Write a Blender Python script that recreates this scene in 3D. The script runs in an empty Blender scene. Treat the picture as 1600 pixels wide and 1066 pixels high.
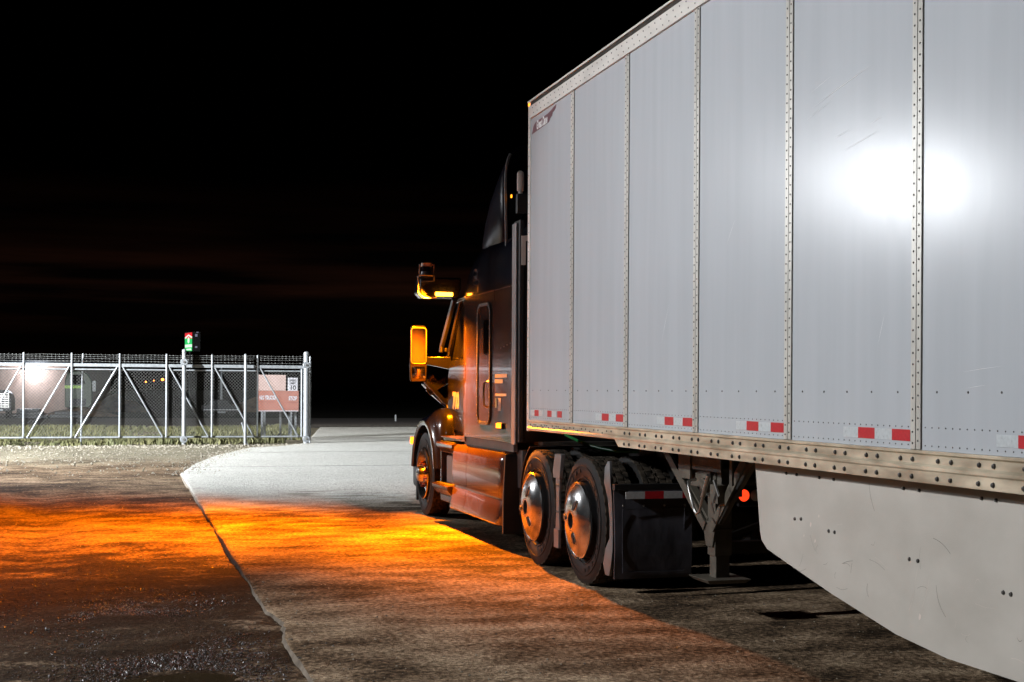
import bpy, bmesh, math, random
from mathutils import Vector, Matrix, noise
C = bpy.context.scene
R = math.radians
random.seed(7)

# ------------------------------------------------------------------ camera
THETA = 16.19
cam_d = bpy.data.cameras.new("camera"); cam = bpy.data.objects.new("camera", cam_d)
C.collection.objects.link(cam); C.camera = cam
cam_d.sensor_width = 36; cam_d.lens = 46.73; cam_d.shift_y = 0.0484
cam_d.clip_start = 0.05; cam_d.clip_end = 3000
CAMH = 1.53
cam.location = (0, 0, CAMH)
ROLL = 0.0055
cam.matrix_world = (Matrix.Translation((0, 0, CAMH)) @ Matrix.Rotation(-R(THETA), 4, 'Z')
                    @ Matrix.Rotation(R(90), 4, 'X') @ Matrix.Rotation(ROLL, 4, 'Z'))

# ------------------------------------------------------------------ night sky
w = bpy.data.worlds.new("World"); C.world = w; w.use_nodes = True
nt = w.node_tree; nt.nodes.clear()
out = nt.nodes.new('ShaderNodeOutputWorld'); bg = nt.nodes.new('ShaderNodeBackground')
sky = nt.nodes.new('ShaderNodeTexSky'); sky.sky_type = 'NISHITA'; sky.sun_disc = False
sky.sun_elevation = R(-9); sky.sun_rotation = R(20)
tc = nt.nodes.new('ShaderNodeTexCoord'); mp = nt.nodes.new('ShaderNodeMapping')
mp.inputs['Scale'].default_value = (1.6, 1.6, 26)
nz = nt.nodes.new('ShaderNodeTexNoise'); nz.inputs['Scale'].default_value = 2.3; nz.inputs['Detail'].default_value = 5
sx = nt.nodes.new('ShaderNodeSeparateXYZ')
cr = nt.nodes.new('ShaderNodeValToRGB')           # thin lit cloud low over the horizon
e = cr.color_ramp.elements
e[0].position = 0.0; e[0].color = (0, 0, 0, 1)
e[1].position = 0.16; e[1].color = (0, 0, 0, 1)
a = e.new(0.035); a.color = (.15, .15, .15, 1)
a = e.new(0.07); a.color = (1, 1, 1, 1)
a = e.new(0.11); a.color = (.25, .25, .25, 1)
nr = nt.nodes.new('ShaderNodeValToRGB'); nr.color_ramp.elements[0].position = .42; nr.color_ramp.elements[1].position = .72
nr.color_ramp.elements[1].color = (.010, .0032, .0016, 1); nr.color_ramp.elements[0].color = (.0006, .0003, .0003, 1)
mul = nt.nodes.new('ShaderNodeMixRGB'); mul.blend_type = 'MULTIPLY'; mul.inputs[0].default_value = 1
addn = nt.nodes.new('ShaderNodeMixRGB'); addn.blend_type = 'ADD'; addn.inputs[0].default_value = 1
scl = nt.nodes.new('ShaderNodeMixRGB'); scl.blend_type = 'MULTIPLY'; scl.inputs[0].default_value = 1
scl.inputs[2].default_value = (.05, .05, .05, 1)
L = nt.links
L.new(tc.outputs['Generated'], mp.inputs[0]); L.new(mp.outputs[0], nz.inputs['Vector'])
L.new(tc.outputs['Generated'], sx.inputs[0]); L.new(sx.outputs['Z'], cr.inputs[0])
L.new(nz.outputs['Fac'], nr.inputs[0]); L.new(cr.outputs[0], mul.inputs[1]); L.new(nr.outputs[0], mul.inputs[2])
L.new(sky.outputs[0], scl.inputs[1]); L.new(scl.outputs[0], addn.inputs[1]); L.new(mul.outputs[0], addn.inputs[2])
L.new(addn.outputs[0], bg.inputs[0]); bg.inputs[1].default_value = 1.0; L.new(bg.outputs[0], out.inputs[0])

C.view_settings.view_transform = 'Standard'; C.view_settings.look = 'None'
C.view_settings.exposure = 0; C.view_settings.gamma = 1
C.render.engine = 'CYCLES'
C.cycles.max_bounces = 6; C.cycles.caustics_reflective = False; C.cycles.caustics_refractive = False
C.cycles.sample_clamp_indirect = 6
C.cycles.use_denoising = True

# light settings, used where the lamps that give the light are built
YARD = Vector((-11.8, 29.0, 6.76))        # yard floodlights on a mast left of the picture
ROADSIDE_FILL = Vector((-15.0, 50.0, 7.2))      # added lamp, unseen beyond the gate, to brighten the far pad
NEAR = Vector((-9.0, 8.0, 7.0))           # yard floodlight on a mast left of the photographer
P_GATE = 74000; P_TRAILER = 3500; P_NEAR = 5900; P_ROAD_FILL = 32000
P_AMBER = 12500; P_AMBER_DOWN = 1000; P_AMBER_NEAR = 6500
P_WALL = 520

# ------------------------------------------------------------------ helpers
WO = {}
class MB:
    def __init__(s): s.v = []; s.f = []; s.m = []
    def add(s, vs, fs, mi=0):
        o = len(s.v); s.v += [tuple(p) for p in vs]
        for f in fs: s.f.append(tuple(i + o for i in f)); s.m.append(mi)
    def box(s, a, b, mi=0):
        x0, y0, z0 = a; x1, y1, z1 = b
        s.add([(x0,y0,z0),(x1,y0,z0),(x1,y1,z0),(x0,y1,z0),(x0,y0,z1),(x1,y0,z1),(x1,y1,z1),(x0,y1,z1)],
              [(0,3,2,1),(4,5,6,7),(0,1,5,4),(1,2,6,5),(2,3,7,6),(3,0,4,7)], mi)
    def bar(s, p, q, wd, ht, mi=0, up=(0,0,1)):
        p = Vector(p); q = Vector(q); d = (q - p).normalized(); u = Vector(up)
        if abs(d.dot(u)) > .98: u = Vector((1, 0, 0))
        a = d.cross(u).normalized() * wd / 2; b = a.cross(d).normalized() * ht / 2
        vs = [p-a-b, p+a-b, p+a+b, p-a+b, q-a-b, q+a-b, q+a+b, q-a+b]
        s.add(vs, [(0,3,2,1),(4,5,6,7),(0,1,5,4),(1,2,6,5),(2,3,7,6),(3,0,4,7)], mi)
    def cyl(s, p, q, r, r2=None, n=12, mi=0, cap=True):
        p = Vector(p); q = Vector(q); d = (q - p).normalized(); r2 = r if r2 is None else r2
        u = Vector((0, 0, 1)) if abs(d.z) < .9 else Vector((1, 0, 0))
        a = d.cross(u).normalized(); b = d.cross(a)
        vs = []
        for c, rr in ((p, r), (q, r2)):
            for i in range(n):
                t = 2 * math.pi * i / n; vs.append(c + a * math.cos(t) * rr + b * math.sin(t) * rr)
        fs = [(i, (i+1) % n, n + (i+1) % n, n + i) for i in range(n)]
        if cap: fs += [tuple(range(n))[::-1], tuple(range(n, 2*n))]
        s.add(vs, fs, mi)
    def tube(s, path, r, n=8, mi=0):
        P = [Vector(p) for p in path]; rings = []
        for i, p in enumerate(P):
            d = (P[min(i+1, len(P)-1)] - P[max(i-1, 0)]).normalized()
            u = Vector((0, 0, 1)) if abs(d.z) < .9 else Vector((1, 0, 0))
            a = d.cross(u).normalized(); b = d.cross(a)
            rings.append([p + a * math.cos(2*math.pi*k/n) * r + b * math.sin(2*math.pi*k/n) * r for k in range(n)])
        s.loft(rings, mi)
    def loft(s, rings, mi=0, closed=True, cap=True):
        n = len(rings[0]); vs = [p for r in rings for p in r]; fs = []
        for j in range(len(rings) - 1):
            for i in range(n if closed else n - 1):
                k = (i + 1) % n; fs.append((j*n+i, j*n+k, (j+1)*n+k, (j+1)*n+i))
        if cap and closed: fs += [tuple(range(n))[::-1], tuple(range((len(rings)-1)*n, len(rings)*n))]
        s.add(vs, fs, mi)
    def prism(s, poly, axis, a, b, mi=0):
        """poly: 2-D outline; axis 0: (y,z), 1: (x,z), 2: (x,y)"""
        def P(u, v, t): return {0: (t, u, v), 1: (u, t, v), 2: (u, v, t)}[axis]
        s.loft([[P(u, v, a) for u, v in poly], [P(u, v, b) for u, v in poly]], mi)
    def lathe(s, prof, c, axis=(1,0,0), n=48, mi=0, closed=False):
        """prof: (radius, offset along the axis)"""
        c = Vector(c); d = Vector(axis).normalized()
        u = Vector((0, 0, 1)) if abs(d.z) < .9 else Vector((0, 1, 0))
        a = d.cross(u).normalized(); b = d.cross(a); rings = []
        for r, o in prof:
            rings.append([c + d * o + (a * math.cos(2*math.pi*i/n) + b * math.sin(2*math.pi*i/n)) * r for i in range(n)])
        if closed: rings.append(rings[0])
        s.loft(rings, mi, True, False)
    def rivet(s, c, nrm, r, h=None, mi=1, n=6):
        c = Vector(c); d = Vector(nrm).normalized(); h = h or r * .6
        u = Vector((0, 0, 1)) if abs(d.z) < .9 else Vector((1, 0, 0))
        a = d.cross(u).normalized(); b = d.cross(a); vs = []
        for rr, o in ((r, 0), (r * .72, h * .75)):
            for i in range(n):
                t = 2*math.pi*i/n; vs.append(c + d*o + (a*math.cos(t) + b*math.sin(t))*rr)
        vs.append(c + d*h)
        fs = [(i, (i+1) % n, n+(i+1) % n, n+i) for i in range(n)] + [(n+i, n+(i+1) % n, 2*n) for i in range(n)]
        s.add(vs, fs, mi)
    def build(s, name, mats, parent=None, origin=None, smooth=None, bevel=0, seg=2, solid=0, hidden=False):
        mats = mats if isinstance(mats, (list, tuple)) else [mats]
        if origin is None:
            if parent is not None: origin = WO[parent.name]
            else:
                xs, ys, zs = zip(*s.v); origin = Vector(((min(xs)+max(xs))/2, (min(ys)+max(ys))/2, min(zs)))
        origin = Vector(origin)
        me = bpy.data.meshes.new(name)
        me.from_pydata([(p[0]-origin.x, p[1]-origin.y, p[2]-origin.z) for p in s.v], [], s.f)
        for m in mats: me.materials.append(m)
        me.polygons.foreach_set('material_index', s.m)
        bm = bmesh.new(); bm.from_mesh(me); bmesh.ops.recalc_face_normals(bm, faces=bm.faces); bm.to_mesh(me); bm.free()
        if smooth is not None:
            me.polygons.foreach_set('use_smooth', [True]*len(me.polygons)); me.set_sharp_from_angle(angle=R(smooth))
        o = bpy.data.objects.new(name, me); C.collection.objects.link(o)
        if parent is not None:
            o.parent = parent; o.location = origin - WO[parent.name]
        else: o.location = origin
        WO[o.name] = origin
        if solid:
            md = o.modifiers.new('solid', 'SOLIDIFY'); md.thickness = solid; md.offset = -1
        if bevel:
            md = o.modifiers.new('bevel', 'BEVEL'); md.width = bevel; md.segments = seg; md.limit_method = 'ANGLE'; md.angle_limit = R(30)
            if smooth is None:
                me.polygons.foreach_set('use_smooth', [True]*len(me.polygons)); md.harden_normals = True
        return o

def thing(name, label, cat, loc, group=None):
    o = bpy.data.objects.new(name, None); C.collection.objects.link(o); o.location = loc
    o.empty_display_size = .2
    WO[o.name] = Vector(loc); return tag(o, label, cat, group)
def tag(o, label=None, cat=None, group=None, kind=None):
    if label: o['label'] = label
    if cat: o['category'] = cat
    if group: o['group'] = group
    if kind: o['kind'] = kind
    return o
def copy_tree(o, parent=None, loc=None, rot=None):
    c = o.copy(); C.collection.objects.link(c)
    if parent is not None: c.parent = parent
    if loc is not None: c.location = loc
    if rot is not None: c.rotation_euler = rot
    for ch in list(o.children): copy_tree(ch, c)
    return c
def text_into(mb, body, size, M, mi=0, align='CENTER', shear=0, bold=0, sx=1):
    cu = bpy.data.curves.new('t', 'FONT'); cu.body = body; cu.size = size; cu.align_x = align; cu.align_y = 'CENTER'
    cu.shear = shear; cu.offset = bold; cu.resolution_u = 3
    o = bpy.data.objects.new('t', cu); C.collection.objects.link(o)
    me = o.to_mesh()
    mb.add([M @ Vector((v.co.x*sx, v.co.y, 0)) for v in me.vertices], [tuple(p.vertices) for p in me.polygons], mi)
    o.to_mesh_clear(); bpy.data.objects.remove(o); bpy.data.curves.remove(cu)
def side_M(x, y, z):      # writing on a face that looks towards -X
    return Matrix(((0,0,-1,x),(-1,0,0,y),(0,1,0,z),(0,0,0,1)))
def front_M(x, y, z):     # writing on a face that looks towards -Y
    return Matrix(((1,0,0,x),(0,0,-1,y),(0,1,0,z),(0,0,0,1)))

# ------------------------------------------------------------------ materials
def mat(name, col, rough=.5, metal=0, var=.12, scale=6, stretch=(1,1,1), bump=0, bscale=60, coat=0, rvar=.08, dark=None, emit=0, spec=.5, detail=6):
    m = bpy.data.materials.new(name); m.use_nodes = True; t = m.node_tree; n = t.nodes; k = t.links
    b = n['Principled BSDF']; b.inputs['Metallic'].default_value = metal
    b.inputs['Coat Weight'].default_value = coat; b.inputs['Coat Roughness'].default_value = .04
    b.inputs['Specular IOR Level'].default_value = spec
    tcn = n.new('ShaderNodeTexCoord'); mpn = n.new('ShaderNodeMapping'); mpn.inputs['Scale'].default_value = stretch
    no = n.new('ShaderNodeTexNoise'); no.inputs['Scale'].default_value = scale; no.inputs['Detail'].default_value = detail
    k.new(tcn.outputs['Object'], mpn.inputs[0]); k.new(mpn.outputs[0], no.inputs['Vector'])
    rp = n.new('ShaderNodeValToRGB'); rp.color_ramp.elements[0].position = .3; rp.color_ramp.elements[1].position = .7
    d = dark or tuple(c*(1-var*1.6) for c in col); h = tuple(min(1, c*(1+var*.6)) for c in col)
    rp.color_ramp.elements[0].color = (*d, 1); rp.color_ramp.elements[1].color = (*h, 1)
    k.new(no.outputs['Fac'], rp.inputs[0]); k.new(rp.outputs[0], b.inputs['Base Color'])
    mr = n.new('ShaderNodeMapRange'); mr.inputs['To Min'].default_value = max(.02, rough-rvar); mr.inputs['To Max'].default_value = rough+rvar
    k.new(no.outputs['Fac'], mr.inputs['Value']); k.new(mr.outputs[0], b.inputs['Roughness'])
    if bump:
        n2 = n.new('ShaderNodeTexNoise'); n2.inputs['Scale'].default_value = bscale; n2.inputs['Detail'].default_value = 5
        bp = n.new('ShaderNodeBump'); bp.inputs['Strength'].default_value = bump; bp.inputs['Distance'].default_value = .02
        k.new(mpn.outputs[0], n2.inputs['Vector']); k.new(n2.outputs['Fac'], bp.inputs['Height']); k.new(bp.outputs[0], b.inputs['Normal'])
    if emit:
        b.inputs['Emission Color'].default_value = (*col, 1); b.inputs['Emission Strength'].default_value = emit
    return m
M = {}
M['panel'] = mat('trailer panel white', (.50,.527,.56), .225, 0, .03, 2.6, (1,3.5,.22), bump=.006, bscale=1.6, rvar=.03, coat=0, spec=.4)
M['post'] = mat('trailer post', (.62,.60,.55), .33, .25, .12, 9, (1,1,.3))
M['toprail'] = mat('trailer top rail', (.72,.69,.64), .4, .1, .12, 6, (1,.4,1))
M['rail'] = mat('trailer bottom rail', (.70,.61,.46), .38, .45, .28, 5, (1,.8,3), bump=.05, bscale=9, rvar=.12, dark=(.42,.35,.25))
M['rivet'] = mat('dark rivet steel', (.10,.095,.09), .35, .6)
M['skirt'] = mat('skirt panel', (.49,.46,.415), .55, 0, .16, 2.5, (1,1,1.6), bump=.05, bscale=130, dark=(.445,.415,.37))
M['maroon'] = mat('maroon decal', (.13,.022,.035), .4)
M['white'] = mat('white lettering', (.8,.8,.8), .5, 0, .03)
M['red_tape'] = mat('red reflective tape', (.55,.02,.03), .35, 0, .1, 60)
M['white_tape'] = mat('white reflective tape', (.56,.60,.62), .3, 0, .08, 60)
M['under'] = mat('undercarriage grime', (.045,.038,.030), .8, .2, .4, 12, bump=.2)
M['leg'] = mat('landing gear paint', (.105,.092,.070), .6, .1, .3, 9, bump=.1, dark=(.05,.042,.032))
M['paint'] = mat('navy black truck paint', (.011,.011,.026), .18, 0, .2, 3, coat=.8, rvar=.04)
M['paint_dull'] = mat('navy fairing paint', (.007,.007,.022), .30, 0, .2, 3, rvar=.04, spec=.08)
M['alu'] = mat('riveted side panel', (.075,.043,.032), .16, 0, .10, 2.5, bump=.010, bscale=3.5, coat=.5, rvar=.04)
M['satin'] = mat('satin grey trim', (.34,.33,.33), .4, .4, .1)
M['grey'] = mat('grey fender bracket', (.17,.165,.165), .42, .3, .15, 7)
M['plastic'] = mat('black plastic', (.012,.012,.013), .5, 0, .3, 20, bump=.05, bscale=120)
M['rubber'] = mat('tyre rubber', (.013,.0125,.012), .6, 0, .5, 10, bump=.10, bscale=70, spec=.25)
M['tread'] = mat('dusty tread rubber', (.050,.039,.028), .85, 0, .6, 16, bump=.2, bscale=70, spec=.2)
M['chrome'] = mat('polished wheel metal', (.75,.74,.73), .20, 1, .05, 5, rvar=.03)
M['alloy'] = mat('brushed wheel alloy', (.62,.60,.58), .22, 1, .08, 8)
M['nut'] = mat('rust red nut cover', (.16,.035,.02), .4, .2)
M['flap'] = mat('mud flap rubber', (.050,.050,.062), .55, 0, .5, 4, (1.6,1,.8), bump=.25, bscale=5, dark=(.014,.014,.018))
M['steel'] = mat('bare steel', (.45,.44,.42), .3, .9, .1)
M['galv'] = mat('galvanised steel', (.28,.295,.31), .45, .4, .14, 12)
M['wire'] = mat('weathered wire', (.125,.125,.12), .6, .3, .2, 30)
M['glass'] = mat('dark glass', (.008,.008,.01), .03, 0, .1, spec=.8)
M['mirror'] = mat('mirror glass', (.42,.40,.40), .07, 1, .03, 9)
M['amber_on'] = mat('lit amber lamp', (1,.33,.012), .3, emit=34)
M['amber_dim'] = mat('amber marker lamp', (1,.30,.01), .3, emit=3.2)
M['red_on'] = mat('lit tail lamp', (1,.05,.01), .3, emit=1.6)
M['lens'] = mat('clear lamp lens', (.55,.57,.6), .1, 0, .05)
M['whitecap'] = mat('pale plastic', (.68,.60,.54), .45, 0, .06)
M['yellow'] = mat('door number lettering', (.45,.42,.34), .45)
M['sticker'] = mat('pale sticker', (.6,.62,.62), .5, 0, .2, 90)
M['sticker_blue'] = mat('blue sticker', (.10,.25,.45), .5)
M['green_hose'] = mat('green air hose', (.02,.22,.06), .4)
M['red_hose'] = mat('red air hose', (.25,.02,.02), .4)
M['black_hose'] = mat('black air hose', (.015,.015,.015), .5)
M['lidar'] = mat('dark sensor glass', (.012,.010,.03), .08, 0, .1, coat=.5)
M['board_red'] = mat('orange red notice board', (.30,.12,.09), .55, 0, .1, 5)
M['board_pale'] = mat('pale notice board', (.40,.29,.26), .55, 0, .06, 5)
M['sign_white'] = mat('white road sign', (.46,.45,.48), .45, 0, .04)
M['black'] = mat('black lettering', (.02,.02,.02), .5)
M['render'] = mat('building render', (.27,.195,.16), .85, 0, .1, 3, bump=.1, bscale=40)
M['dark_metal'] = mat('dark painted metal', (.02,.022,.025), .45, .2, .3)
M['lamp_white'] = mat('lit flood lamp', (.86,.90,1.0), .3, emit=40)
M['green_paint'] = mat('green truck paint', (.07,.10,.06), .45, 0, .2)
M['hivis'] = mat('yellow green reflective stripe', (.45,.75,.10), .4, emit=0)
M['soil'] = mat('piled soil', (.20,.125,.075), .95, 0, .4, 3, bump=.6, bscale=9)
M['orange_lamp'] = mat('lit street lamp', (1,.22,.03), .3, emit=9)
M['sign_red'] = mat('lit red sign face', (.9,.02,.03), .3, emit=.9)
M['sign_green'] = mat('lit green sign face', (.02,.62,.14), .3, emit=.95)
M['sign_lit'] = mat('lit white sign face', (.85,1,.88), .3, emit=1.0)
M['sign_dim'] = mat('faint white sign patch', (.45,.45,.62), .4, emit=.35)
M['stone'] = mat('pale gravel stone', (.30,.27,.21), .75, 0, .3, 30)
M['stone_dark'] = mat('wet dark stone', (.06,.05,.046), .34, 0, .5, 30)
M['stone_red'] = mat('wet reddish stone', (.09,.028,.018), .5, 0, .4, 30)
M['grass'] = mat('dry grass blades', (.13,.12,.05), .8, 0, .35, 1.2, dark=(.05,.06,.02))
M['puddle'] = mat('puddle water', (.05,.034,.018), .22, 0, .2, 3)

def ground_mat(name, stops, wet=None, pale=None):
    """layered soil: broad patches, streaks of drag marks, grit"""
    m = bpy.data.materials.new(name); m.use_nodes = True; t = m.node_tree; n = t.nodes; k = t.links; b = n['Principled BSDF']
    tcn = n.new('ShaderNodeTexCoord'); g = tcn.outputs['Object']
    def nz(scale, stretch, det=8, dist=0, rot=0):
        mp = n.new('ShaderNodeMapping'); mp.inputs['Scale'].default_value = stretch; mp.inputs['Rotation'].default_value = (0,0,rot)
        x = n.new('ShaderNodeTexNoise'); x.inputs['Scale'].default_value = scale; x.inputs['Detail'].default_value = det; x.inputs['Distortion'].default_value = dist
        k.new(g, mp.inputs[0]); k.new(mp.outputs[0], x.inputs['Vector']); return x.outputs['Fac']
    def mth(op, a, b_, clamp=False):
        x = n.new('ShaderNodeMath'); x.operation = op; x.use_clamp = clamp
        for i, v in enumerate((a, b_)):
            if isinstance(v, (int, float)): x.inputs[i].default_value = v
            else: k.new(v, x.inputs[i])
        return x.outputs[0]
    broad = nz(.45, (1,1,1), 9, .3, .3); streak = nz(2.6, (.75,1.25,1), 12, .25, -.5); grit = nz(24, (1,1,1), 8); fine = nz(110, (1,1,1), 3)
    s = mth('ADD', mth('MULTIPLY', broad, .36), mth('ADD', mth('MULTIPLY', streak, .34), mth('MULTIPLY', grit, .30)))
    rp = n.new('ShaderNodeValToRGB'); rp.color_ramp.elements.remove(rp.color_ramp.elements[0])
    for i, (p, c) in enumerate(stops):
        el = rp.color_ramp.elements[0] if i == 0 else rp.color_ramp.elements.new(p)
        el.position = p; el.color = (*c, 1)
    k.new(s, rp.inputs[0]); col = rp.outputs[0]
    rough = .92
    sp = n.new('ShaderNodeSeparateXYZ'); k.new(g, sp.inputs[0])
    def mix(fac, a, c):
        x = n.new('ShaderNodeMixRGB'); k.new(fac, x.inputs[0])
        k.new(a, x.inputs[1])
        if isinstance(c, tuple): x.inputs[2].default_value = (*c, 1)
        else: k.new(c, x.inputs[2])
        return x.outputs[0]
    def band(sock, a, b_):
        x = n.new('ShaderNodeMapRange'); x.interpolation_type = 'SMOOTHSTEP'
        x.inputs['From Min'].default_value = a; x.inputs['From Max'].default_value = b_; k.new(sock, x.inputs['Value']); return x.outputs[0]
    wob = mth('MULTIPLY', mth('SUBTRACT', broad, .5), 5.0)
    if pale:          # paler beyond the dirt; the change also paints where the white light starts
        (ya, yb, c1, c2) = pale
        yy = mth('ADD', sp.outputs['Y'], mth('ADD', wob, mth('MULTIPLY', mth('SUBTRACT', streak, .5), 7)))
        f = band(yy, ya, yb)
        r2 = n.new('ShaderNodeValToRGB'); r2.color_ramp.elements[0].position = .3; r2.color_ramp.elements[1].position = .7
        r2.color_ramp.elements[0].color = (*c1,1); r2.color_ramp.elements[1].color = (*c2,1); k.new(s, r2.inputs[0])
        col = mix(f, col, r2.outputs[0])
        col = mix(band(sp.outputs['Y'], 52, 74), col, (.022,.019,.013))  # far ground darkened in the colour to look unlit
    if wet:           # damp hollow with standing water beside the slab edge
        (cx, cy, rx, ry, wc) = wet
        dx = mth('DIVIDE', mth('SUBTRACT', sp.outputs['X'], cx), rx); dy = mth('DIVIDE', mth('SUBTRACT', sp.outputs['Y'], cy), ry)
        dd = mth('ADD', mth('MULTIPLY', dx, dx), mth('MULTIPLY', dy, dy))
        dd = mth('ADD', dd, mth('ADD', mth('MULTIPLY', mth('SUBTRACT', streak, .5), 3.2), mth('MULTIPLY', mth('SUBTRACT', grit, .5), 1.2)))
        f = mth('SUBTRACT', 1.0, band(dd, .45, 1.25), True)
        col = mix(mth('MULTIPLY', f, .80), col, wc)
        rr = n.new('ShaderNodeMapRange'); rr.inputs['To Min'].default_value = .92; rr.inputs['To Max'].default_value = .80
        k.new(f, rr.inputs['Value']); k.new(rr.outputs[0], b.inputs['Roughness'])
    else: b.inputs['Roughness'].default_value = rough
    k.new(col, b.inputs['Base Color']); b.inputs['Specular IOR Level'].default_value = .10
    vo = n.new('ShaderNodeTexVoronoi'); vo.inputs['Scale'].default_value = 62; k.new(g, vo.inputs['Vector'])
    sv = n.new('ShaderNodeSeparateColor'); k.new(vo.outputs['Color'], sv.inputs[0])
    gr = n.new('ShaderNodeMapRange'); gr.inputs['To Min'].default_value = .45; gr.inputs['To Max'].default_value = 1.55; k.new(sv.outputs[0], gr.inputs['Value'])
    mg = n.new('ShaderNodeMixRGB'); mg.blend_type = 'MULTIPLY'; mg.inputs[0].default_value = .75; k.new(col, mg.inputs[1]); k.new(gr.outputs[0], mg.inputs[2])
    k.new(mg.outputs[0], b.inputs['Base Color'])
    h = mth('ADD', mth('MULTIPLY', grit, .55), mth('ADD', mth('MULTIPLY', fine, .22), mth('MULTIPLY', streak, 1.0)))
    bp = n.new('ShaderNodeBump'); bp.inputs['Strength'].default_value = 1.0; bp.inputs['Distance'].default_value = .055
    k.new(h, bp.inputs['Height']); k.new(bp.outputs[0], b.inputs['Normal'])
    return m
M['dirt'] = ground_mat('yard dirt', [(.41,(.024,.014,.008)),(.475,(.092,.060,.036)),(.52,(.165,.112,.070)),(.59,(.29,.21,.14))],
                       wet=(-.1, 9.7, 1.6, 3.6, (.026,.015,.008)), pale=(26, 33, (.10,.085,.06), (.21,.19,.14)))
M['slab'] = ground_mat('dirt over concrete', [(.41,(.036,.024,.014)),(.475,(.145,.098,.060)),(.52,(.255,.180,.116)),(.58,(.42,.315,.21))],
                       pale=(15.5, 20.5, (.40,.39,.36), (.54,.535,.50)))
M['chipped'] = mat('chipped concrete edge', (.19,.155,.12), .9, 0, .5, 7, dark=(.10,.075,.055))
M['joint'] = mat('joint filler', (.20,.19,.17), .9, 0, .4, 2)
M['road'] = mat('road surface', (.085,.065,.055), .9, 0, .25, 1, (.2,1,1), bump=.2)

# ------------------------------------------------------------------ setting: ground, slab, road, grass
def nzv(x, y, s, seed=0): return noise.noise((x*s + seed, y*s - seed, seed*.37))
def edge_x(y):          # left edge of the concrete pad, then its flare to the gate mouth
    pts = [(-60,.93),(24.7,.93),(28,1.35),(31.2,1.95),(34.2,2.75),(35.6,3.2),(36.2,4.0),(38.3,4.95),(54,7.55)]
    for (a, xa), (b, xb) in zip(pts, pts[1:]):
        if y <= b: return xa + (xb-xa)*max(0, (y-a))/(b-a)
    return 7.55
def axis_list(segs):
    o = []
    for a, b, st in segs:
        k = max(1, round((b-a)/st)); o += [a + (b-a)*i/k for i in range(k)]
    return o + [segs[-1][1]]
xs = axis_list([(-900,-60,210),(-60,-12,8),(-12,-5,.5),(-5,1.3,.06),(1.3,12,1.3),(12,60,8),(60,900,210)])
ys = axis_list([(-300,-20,70),(-20,5,4),(5,15,.07),(15,25,.16),(25,40,.4),(40,60,2),(60,200,20),(200,1600,280)])
g = MB(); vs = []
for y in ys:
    for x in xs:
        z = -.03
        if -13 < x < 1.25 and 4 < y < 41:
            fade = min(1, (x+13)/4) * min(1, (y-4)/1.5)
            rut = math.exp(-((x+1.05+.25*math.sin(y*.35))/.30)**2) + math.exp(-((x+2.9+.25*math.sin(y*.33))/.33)**2)
            z += fade*(.022*nzv(x,y,.6,1) + .014*nzv(x,y,1.9,5) + .007*nzv(x,y,6,9) + .0035*nzv(x,y,15,3) - .035*rut*(.6+.8*nzv(x,y,.4,2)))
            hol = ((x-.28)/.5)**2 + ((y-7.45)/.62)**2
            z -= .030*math.exp(-hol)
        vs.append((x, y, z))
n = len(xs)
g.add(vs, [(j*n+i, j*n+i+1, (j+1)*n+i+1, (j+1)*n+i) for j in range(len(ys)-1) for i in range(n-1)])
tag(g.build('ground', M['dirt'], origin=(0,0,0), smooth=180), kind='structure')

# concrete pad: top sheet with a broken left edge
s = MB(); rows = axis_list([(-20,4,1),(4,16,.05),(16,38.3,.2),(38.3,54,1)])
cols = [0, .02, .06, .15, .4, 1, 2, 4, 8, 14, 24]
vs = []
for y in rows:
    ex = edge_x(y) + (.012*nzv(y,0,1.6,4) + .005*nzv(y,3,7,8) if y < 36 else 0)
    if 8.3 < y < 9.3: ex += .05*math.sin((y-8.3)*math.pi)*(1+.5*nzv(y,1,9,2))
    for i, c in enumerate(cols):
        x = ex + c
        z = -.042 if i == 0 else (-.008 if i == 1 else .0)
        if i >= 2 and y < 30: z += .004*nzv(x,y,.9,6)
        vs.append((x, y, z))
n = len(cols)
s.add(vs, [(j*n+i, j*n+i+1, (j+1)*n+i+1, (j+1)*n+i) for j in range(len(rows)-1) for i in range(1, n-1)])
o_ = len(s.v); s.f += [(j*n, j*n+1, (j+1)*n+1, (j+1)*n) for j in range(len(rows)-1)]; s.m += [1]*(len(rows)-1)
tag(s.build('concrete_pad', [M['slab'], M['chipped']], origin=(0,0,0), smooth=180), kind='structure')
s = MB()
for y in (26.6, 32.6, 38.6, 44.6): s.box((edge_x(y)+.05, y-.012, .001), (24, y+.012, .0045))
for x in (9.6, 14.2): s.box((x-.012, 20, .001), (x+.012, 53.9, .0045))
tag(s.build('pavement_joints', M['joint'], origin=(0,0,0)), kind='structure')

s = MB()
s.add([(-400,54.6,-.02),(400,54.6,-.02),(400,72,-.02),(-400,72,-.02)], [(0,1,2,3)])
tag(s.build('road', M['road'], origin=(0,54.6,-.02)), kind='structure')
s = MB(); s.box((4,54.0,-.06),(60,54.35,.10))
tag(s.build('kerb', M['under'], origin=(4,54,-.06), bevel=.02), kind='structure')

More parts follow.
